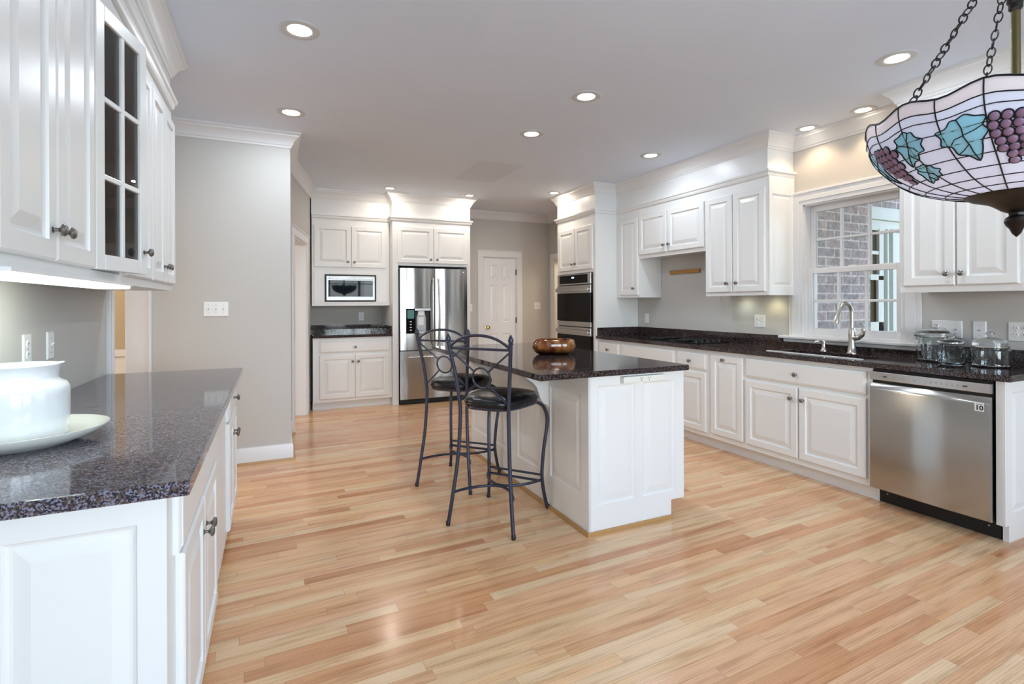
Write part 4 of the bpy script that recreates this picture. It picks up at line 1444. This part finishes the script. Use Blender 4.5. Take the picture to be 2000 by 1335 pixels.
def canister(label, x, y, r, h, lid_h, facets, lidr, kind):
    t = thing('glass_canister', label, 'jar', (x, y, CT + 0.0006), 0.2, 'glass canisters on the dark counter')
    wl = 0.005
    if kind == 'straight':
        prof = [(0.001, 0), (r * 0.93, 0), (r, 0.008), (r, h * 0.90), (r * 0.90, h * 0.97), (r * 0.90, h), (r * 0.90 - wl, h), (r * 0.90 - wl, h * 0.97), (r - wl, h * 0.89), (r - wl, 0.014), (0.001, 0.012)]
    else:
        prof = [(0.001, 0), (r * 0.80, 0), (r * 0.97, h * 0.12), (r, h * 0.30), (r * 0.99, h * 0.72), (r * 0.84, h * 0.90), (r * 0.84, h), (r * 0.84 - wl, h), (r * 0.84 - wl, h * 0.90), (r * 0.99 - wl, h * 0.70), (r - wl, h * 0.30), (r * 0.92, h * 0.15), (0.001, h * 0.09)]
    MB().lathe(prof, n=facets, cap=False).build('jar', GL, t, smooth=25)
    L_ = [(0.001, h + 0.001), (lidr * 0.92, h + 0.001), (lidr, h + 0.006), (lidr, h + lid_h * 0.35), (lidr * 0.80, h + lid_h * 0.50), (lidr * 0.35, h + lid_h * 0.62), (lidr * 0.14, h + lid_h * 0.66), (0.013, h + lid_h * 0.70), (0.022, h + lid_h * 0.84), (0.020, h + lid_h * 0.96), (0.001, h + lid_h)]
    MB().lathe(L_, n=max(facets, 24), cap=False).build('lid', GL, t, smooth=40)
    return t


canister('tallest clear glass canister, standing left against the backsplash', 3.975, 1.915, 0.100, 0.155, 0.085, 32, 0.112, 'straight')
canister('smallest clear glass canister, standing in front of the other two', 3.800, 1.745, 0.070, 0.125, 0.055, 12, 0.066, 'belly')
canister('wide clear glass canister with a round knob lid, on the right', 3.915, 1.600, 0.093, 0.108, 0.100, 16, 0.088, 'straight')

# ------------------------------------------------------------------ pitcher and platter
PX, PY = -0.640, 1.885
b = MB()
m = 64


def plat(k, z, lift=0.0):
    vs = []
    for i in range(m):
        a = 2 * PI * i / m
        vs.append((0.198 * k * math.cos(a), 0.185 * k * math.sin(a), z))
    return b.add(vs)


rw = [plat(k, z) for k, z in ((0.50, 0.0), (0.62, 0.0), (0.66, 0.006), (0.86, 0.018), (1.0, 0.040), (1.004, 0.044), (0.99, 0.0445), (0.86, 0.026), (0.70, 0.016), (0.50, 0.014), (0.1, 0.014))]
for a, c in zip(rw, rw[1:]):
    for i in range(m):
        b.face([a + i, a + (i + 1) % m, c + (i + 1) % m, c + i])
b.face([rw[0] + i for i in range(m)][::-1])
b.face([rw[-1] + i for i in range(m)])
tag(b.build('platter', M['cream'], None, (PX, PY, 0.9105), R(20), smooth=50), 'oval cream ceramic platter on the left countertop under the pitcher', 'platter')
t = thing('pitcher', 'white ceramic pitcher standing in the oval platter', 'pitcher', (PX, PY, 0.925))
prof = [(0.078, 0.0), (0.100, 0.003), (0.106, 0.014), (0.108, 0.07), (0.1085, 0.125), (0.107, 0.142), (0.101, 0.154), (0.090, 0.161), (0.084, 0.166), (0.0825, 0.172), (0.0825, 0.196), (0.086, 0.203), (0.0875, 0.207), (0.085, 0.209), (0.0785, 0.200), (0.0785, 0.17), (0.097, 0.15), (0.102, 0.12), (0.101, 0.02), (0.01, 0.010)]
b = MB()
n = 72
rows = []
LIP = R(8)
for r, z in prof:
    vs = []
    for i in range(n):
        a = 2 * PI * i / n
        d = abs((a - LIP + PI) % (2 * PI) - PI)
        g = max(0.0, 1 - d / 0.55)
        g = g * g * (3 - 2 * g)
        q = min(1, max(0, (z - 0.172) / 0.035))
        rr_ = r + 0.010 * g * q * q
        vs.append((rr_ * math.cos(a), rr_ * math.sin(a), z + 0.004 * g * q))
    rows.append(b.add(vs))
for a, c in zip(rows, rows[1:]):
    for i in range(n):
        b.face([a + i, a + (i + 1) % n, c + (i + 1) % n, c + i])
b.face([rows[0] + i for i in range(n)][::-1])
b.face([rows[-1] + i for i in range(n)])
b.build('pitcher_body', M['ceramic'], t, smooth=60)
hd = catmull([(-0.080, -0.012, 0.195), (-0.120, -0.018, 0.205), (-0.158, -0.024, 0.175), (-0.160, -0.024, 0.115), (-0.135, -0.020, 0.065), (-0.104, -0.015, 0.045)], 6)
MB().tube(hd, 0.012, 12).build('handle', M['ceramic'], t, smooth=True)

# ------------------------------------------------------------------ outlets and switches
def plate(label, cat, loc, rotz, gangs, h=0.116, gw=0.046, group='outlets and switches on the walls'):
    """gangs: string of o (outlet), s (switch), b (blank/phone), r (rocker)"""
    w = 0.070 + gw * (len(gangs) - 1)
    nm = 'wall_outlet' if cat == 'outlet' else ('wall_plate' if cat == 'plate' else 'light_switch')
    t = thing(nm, label, cat, loc, rotz, group)
    MB().rings(-w / 2, -h / 2, w, h, [(0, 0), (0.0005, -0.003), (0.004, -0.006)]).build('cover_plate', M['plate'], t)
    for i, g in enumerate(gangs):
        x = (i - (len(gangs) - 1) / 2) * gw
        if g == 'o':
            for z in (0.020, -0.020):
                rc = MB().lathe([(0.0165, 0), (0.0165, 0.002), (0.015, 0.003)], (x, -0.006, z), 20, '-y').build('receptacle', M['plate'], t)
                b = MB()
                for dx, dz, hh in ((-0.006, 0.003, 0.0045), (0.006, 0.003, 0.0038), (0, -0.008, 0.0022)):
                    b.box(x + dx - 0.0013, x + dx + 0.0013, -0.0093, -0.0088, z + dz - hh, z + dz + hh)
                b.build('socket_slots', M['slot'], rc)
            MB().lathe([(0.003, 0), (0.003, 0.001)], (x, -0.006, 0), 10, '-y').build('screw', M['screw'], t)
        elif g == 's':
            MB().box(x - 0.0055, x + 0.0055, -0.0065, -0.006, -0.0125, 0.0125).build('toggle_slot', M['can'], t)
            MB().prism([(-0.006, -0.004), (-0.018, 0.009), (-0.016, 0.013), (-0.006, 0.008)], 'x', x - 0.0036, x + 0.0036).build('toggle', M['plate'], t)
            for z in (0.030, -0.030):
                MB().lathe([(0.003, 0), (0.003, 0.001)], (x, -0.006, z), 10, '-y').build('screw', M['screw'], t)
        elif g == 'b':
            MB().lathe([(0.006, 0), (0.006, 0.004), (0.003, 0.005)], (x, -0.006, 0), 14, '-y').build('jack', M['screw'], t)
            for z in (0.030, -0.030):
                MB().lathe([(0.003, 0), (0.003, 0.001)], (x, -0.006, z), 10, '-y').build('screw', M['screw'], t)
    return t


W_R = XR - 0.0006
plate('white triple light switch plate on the beige wall left of the doorway', 'switch', (-0.405, YS - 0.0006, 1.262), 0, 'sss', 0.116, 0.052)
plate('white duplex outlet on the left wall under the lit strip, nearer the viewer', 'outlet', (XL + 0.0006, 2.555, 1.130), ROT_L, 'o')
plate('white single switch on the left wall, right of the outlet behind the pitcher', 'switch', (XL + 0.0006, 2.783, 1.130), ROT_L, 's')
plate('white outlet in the niche under the microwave cabinet', 'outlet', (1.125, YB - 0.0006, 1.122), 0, 'o')
plate('white switch plate partly hidden beside the refrigerator surround', 'switch', (2.742, YB - 0.0006, 1.235), 0, 's')
plate('white double switch on the wall right of the six panel door', 'switch', (3.90, YB - 0.0006, 1.255), 0, 'ss')
plate('small white outlet on the wall left of the wooden strip, near the oven tower', 'outlet', (W_R, 4.985, 1.113), ROT_R, 'o')
plate('white combined outlet and switch plate left of the sink window', 'outlet', (W_R, 3.383, 1.125), ROT_R, 'os')
plate('wide white three gang plate behind the tallest glass canister', 'plate', (W_R, 1.915, 1.115), ROT_R, 'osb', 0.116, 0.052)
plate('narrow white phone plate above the wide glass canister', 'plate', (W_R, 1.737, 1.115), ROT_R, 'b')
plate('white outlet at the right end of the counter, past the canisters', 'outlet', (W_R, 1.537, 1.115), ROT_R, 'oo', 0.118)

# ------------------------------------------------------------------ recessed ceiling lights
CANS = [((0.133, 2.885), 'largest recessed light, nearest the left wall cabinets', 1.0), ((0.132, 4.152), 'recessed light in front of the beige switch wall', 1.0),
        ((1.963, 2.999), 'recessed light over the near end of the island', 1.0), ((1.976, 3.852), 'recessed light over the far part of the island', 1.0),
        ((3.312, 3.941), 'recessed light in front of the cooktop wall cabinets', 1.0), ((3.305, 1.777), 'recessed light beside the chains of the hanging lamp', 1.0),
        ((3.965, 2.36), 'recessed light over the sink, nearer the hanging lamp', 0.85), ((3.965, 2.80), 'recessed light over the sink, nearer the tall cabinet', 0.85),
        ((1.315, 6.38), 'recessed light at the left corner of the fridge cabinet', 0.8), ((2.355, 6.38), 'recessed light at the right corner of the fridge cabinet', 0.8),
        ((3.30, 5.80), 'recessed light in front of the oven tower', 0.85)]
proto = None
for i, ((x, y), lab, sc) in enumerate(CANS):
    if proto is None:
        t = thing('recessed_light', lab, 'light', (x, y, CE), 0, 'recessed ceiling lights')
        MB().lathe([(0.100, -0.0005), (0.099, -0.004), (0.092, -0.0065), (0.068, -0.0075), (0.060, -0.004), (0.060, -0.0005)], n=40, cap=False).build('trim_ring', M['can'], t, smooth=True)
        MB().lathe([(0.0605, -0.0035), (0.0605, -0.0015)], n=36).build('lens', M['lens'], t)
        proto = t
    else:
        t = copy_tree(proto)
        t.location = (x, y, CE)
        t['label'] = lab
    t.scale = (sc, sc, 1)
    if y < 3 and x > 3.9:           # the two washing the wall over the sink
        light('recessed_lamp', 'SPOT', (x, y, CE - 0.02), 7.5, (1.0, 0.74, 0.46), spot_size=R(120), spot_blend=0.6, shadow_soft_size=0.05, aim=(x, y, 0))
    elif sc < 1:
        light('recessed_lamp', 'AREA', (x, y, CE - 0.012), 3.8, (1.0, 0.88, 0.74), shape='DISK', size=0.10, aim=(x, y, 0))
    else:
        light('recessed_lamp', 'AREA', (x, y, CE - 0.012), 3.4 if x < 0.2 and y < 3 else (4.6 if x > 3 else 6.4), (0.80, 0.90, 1.0), shape='DISK', size=0.12, aim=(x, y, 0))

# ------------------------------------------------------------------ hanging stained glass lamp
LPX, LPY = 1.571, 0.593
light('bowl_fill', 'POINT', (LPX, LPY, 1.66), 3.0, (0.95, 0.97, 1.0), shadow_soft_size=0.05)  # added fill inside the bowl to whiten its glass; no bulb modelled
pd = thing('pendant_lamp', 'hanging stained glass bowl lamp with grapes and turquoise leaves', 'lamp', (LPX, LPY, CE))
Z0 = -CE
PZ = [(0.085, 1.548), (0.130, 1.558), (0.175, 1.574), (0.212, 1.597), (0.242, 1.624), (0.264, 1.654), (0.279, 1.686), (0.287, 1.715), (0.289, 1.742)]
pts = [Vector(p) for p in catmull([(r, 0, z) for r, z in PZ], 6)]
acc = [0.0]
for a, c in zip(pts, pts[1:]):
    acc.append(acc[-1] + (c - a).length)
TOT = acc[-1]
PHI0 = R(200.7)


def prof_at(s):
    s = min(max(s, 0.0), TOT)
    for i in range(len(acc) - 1):
        if acc[i + 1] >= s:
            t_ = (s - acc[i]) / (acc[i + 1] - acc[i] + 1e-9)
            p = pts[i].lerp(pts[i + 1], t_)
            d = (pts[i + 1] - pts[i]).normalized()
            return p.x, p.z, d
    return pts[-1].x, pts[-1].z, (pts[-1] - pts[-2]).normalized()


def rim_wave(phi):
    return 0.008 * math.cos(12 * (phi - PHI0) + 1.78) - 0.004


def on(phi, s, off=0.0):
    """point on the bowl: angle phi, distance s up the profile (s may exceed the profile with the wavy rim)"""
    wv_ = rim_wave(phi) * max(0.0, (s / TOT - 0.62) / 0.38) if s > 0.62 * TOT else 0.0
    r, z, d = prof_at(s)
    nx, nz = d.z, -d.x
    r += nx * off
    z += nz * off + wv_
    return (r * math.cos(phi), r * math.sin(phi), z + Z0)


b = MB()
NA, NS = 120, 30
rows = []
for j in range(NS + 1):
    rows.append(b.add([on(2 * PI * i / NA, TOT * j / NS) for i in range(NA)]))
for j in range(NS):
    b.k = 1 if j >= NS - 3 else 0
    for i in range(NA):
        q = (i + 1) % NA
        b.face([rows[j] + i, rows[j] + q, rows[j + 1] + q, rows[j + 1] + i])
bowl = b.build('glass_bowl', [M['opal'], M['opalpink']], pd, smooth=True)
sm = bowl.modifiers.new('thick', 'SOLIDIFY')
sm.thickness = 0.003
sm.offset = -1

b = MB()
NM = 22
for k in range(NM):
    ph = PHI0 + 2 * PI * (k + 0.5) / NM
    b.tube([on(ph + 0.02 * math.sin(j / 3), TOT * j / 16, 0.0006) for j in range(17)], 0.0014, 6)
for q in (0.14, 0.27, 0.39, 0.51, 0.62, 0.73, 0.835):
    b.tube([on(2 * PI * i / 72, TOT * q, 0.0006) for i in range(72)], 0.0013, 6, True)
b.tube([on(2 * PI * i / 96, TOT * (NS - 3) / NS, 0.0006) for i in range(96)], 0.0015, 6, True)
b.tube([on(2 * PI * i / 96, TOT, 0.0) for i in range(96)], 0.0022, 6, True)
b.build('leading', M['lead'], pd, smooth=True)

random.seed(4)
LEAF = [(0.0, 1.0), (0.34, 1.06), (0.62, 0.86), (0.98, 0.72), (0.80, 0.46), (0.92, 0.20), (0.62, -0.10), (0.50, -0.46), (0.16, -0.96), (-0.16, -0.60), (-0.54, -0.42), (-0.60, -0.04), (-0.98, 0.14), (-0.82, 0.46), (-0.92, 0.76), (-0.48, 0.82), (-0.22, 1.04)]


def leaf(ph, s, size, rot, flip=1):
    lf, vein = MB(), MB()
    ol = []
    cc = catmull([(x, y, 0) for x, y in LEAF + LEAF[:1]], 3)[:-1]
    for p in cc:
        x, y = p.x * 0.78 * flip, p.y
        x, y = x * math.cos(rot) - y * math.sin(rot), x * math.sin(rot) + y * math.cos(rot)
        ol.append((x * size, y * size))
    r0 = prof_at(s)[0]

    def P(x, y, off):
        return on(ph + x / max(r0, 0.05), s + y, off)
    rings = []
    for kq in (1.0, 0.8, 0.55, 0.3, 0.08):
        rings.append(lf.add([P(x * kq, y * kq, 0.0016 if kq < 1 else 0.0004) for x, y in ol]))
    nn = len(ol)
    for a, c in zip(rings, rings[1:]):
        for i in range(nn):
            q = (i + 1) % nn
            lf.face([a + i, a + q, c + q, c + i])
    lf.face([rings[-1] + i for i in range(nn)])
    vein.tube([P(x, y, 0.0014) for x, y in ol], 0.0014, 6, True)

    def line(pl):
        vv = []
        for x, y in pl:
            x, y = x * 0.78 * flip * size, y * size
            vv.append((x * math.cos(rot) - y * math.sin(rot), x * math.sin(rot) + y * math.cos(rot)))
        vein.tube([P(x, y, 0.0022) for x, y in vv], 0.0011, 6)
    line([(0.02, 1.0), (0.08, 0.6), (0.02, 0.25), (0.10, -0.2), (0.10, -0.5), (0.16, -0.92)])
    line([(0.04, 0.3), (-0.35, 0.25), (-0.58, 0.05)])
    line([(0.05, 0.32), (0.45, 0.36), (0.82, 0.46)])
    line([(0.10, -0.1), (-0.2, -0.3), (-0.5, -0.42)])
    lo_ = lf.build('glass_leaf', M['leafglass'], pd, smooth=True)
    vein.build('leaf_leading', M['lead'], lo_, smooth=True)


for kk in range(6):
    ph0 = PHI0 + kk * PI / 3
    g = MB()
    gl = MB()
    lay = []
    for rw_, cnt in ((0, 4), (1, 5), (2, 4), (3, 4), (4, 3), (5, 2), (6, 1)):
        for c_i in range(cnt):
            lay.append(((c_i - (cnt - 1) / 2) * 0.0175 + (0.004 if rw_ % 2 else -0.002), 0.232 - rw_ * 0.0172))
    for x, s in lay:
        r0 = prof_at(0.19)[0]
        ph = ph0 + x / r0
        c = Vector(on(ph, s, 0.0012))
        n_ = (Vector(on(ph, s, 0.01)) - Vector(on(ph, s, 0.0))).normalized()
        u = Vector((-math.sin(ph), math.cos(ph), 0))
        w_ = n_.cross(u)
        rws = []
        for rr_, hh in ((0.0088, 0.0), (0.0080, 0.0030), (0.0055, 0.0050), (0.0020, 0.0058)):
            rws.append(g.add([c + (u * math.cos(q * PI / 8) * 0.98 + w_ * math.sin(q * PI / 8) * 1.08) * rr_ + n_ * hh for q in range(16)]))
        for a, d_ in zip(rws, rws[1:]):
            for q in range(16):
                g.face([a + q, a + (q + 1) % 16, d_ + (q + 1) % 16, d_ + q])
        g.face([rws[-1] + q for q in range(16)])
        gl.tube([c + (u * math.cos(q * PI / 8) * 0.98 + w_ * math.sin(q * PI / 8) * 1.08) * 0.0092 + n_ * 0.0008 for q in range(16)], 0.0017, 6, True)
    gc = g.build('grape_cluster', M['grape'], pd, smooth=True)
    gl.build('grape_leading', M['lead'], gc, smooth=True)
    leaf(ph0 - 0.305, 0.192, 0.055, 0.12)
    leaf(ph0 + 0.300, 0.203, 0.044, -0.35, -1)
    leaf(ph0 + 0.285, 0.130, 0.033, -0.5, -1)
b = MB()
b.lathe([(0.012, 1.575), (0.092, 1.556), (0.093, 1.548), (0.080, 1.540), (0.050, 1.530), (0.038, 1.522), (0.026, 1.512), (0.014, 1.506), (0.013, 1.500), (0.020, 1.494), (0.022, 1.486), (0.018, 1.476), (0.013, 1.470), (0.008, 1.458), (0.001, 1.450)], (0, 0, Z0), 32, cap=False)
b.build('finial_cap', M['bronze'], pd, smooth=35)
MB().tube([(0, 0, 1.56 + Z0), (0, 0, -0.02)], 0.0085, 16).build('rod', M['brass'], pd, smooth=True)
MB().lathe([(0.009, 1.975), (0.013, 1.980), (0.013, 1.992), (0.016, 1.996), (0.016, 2.03), (0.011, 2.04), (0.011, 2.12), (0.016, 2.125), (0.016, 2.15), (0.009, 2.16)], (0, 0, Z0), 20).build('collar', M['bronze'], pd, smooth=35)
MB().lathe([(0.0, -0.055), (0.02, -0.05), (0.06, -0.025), (0.065, 0.0)], n=28, cap=False).build('ceiling_canopy', M['bronze'], pd, smooth=True)
for ang in (156.7, 40.0, 278.0):
    a = R(ang)
    p0 = Vector((0.272 * math.cos(a), 0.272 * math.sin(a), 1.722 + Z0))
    p1 = Vector((0.012 * math.cos(a), 0.012 * math.sin(a), 2.137 + Z0))
    d = (p1 - p0)
    ln = d.length
    d.normalize()
    s1_ = Vector((-math.sin(a), math.cos(a), 0))
    s2_ = d.cross(s1_)
    b = MB()
    pitch = 0.0205
    nl = int(ln / pitch) + 1
    for i in range(nl):
        c = p0 + d * (i + 0.5) * ln / nl
        sd = s1_ if i % 2 == 0 else s2_
        sd = (sd * math.cos(0.35 * math.sin(i)) + (s2_ if i % 2 == 0 else s1_) * math.sin(0.35 * math.sin(i))).normalized()
        lk = []
        for q in range(16):
            an_ = q * PI / 8
            lk.append(c + d * (math.cos(an_) * 0.0125) + sd * (math.sin(an_) * 0.0078))
        b.tube(lk, 0.0018, 6, True)
    b.build('chain', M['bronze'], pd, smooth=True)
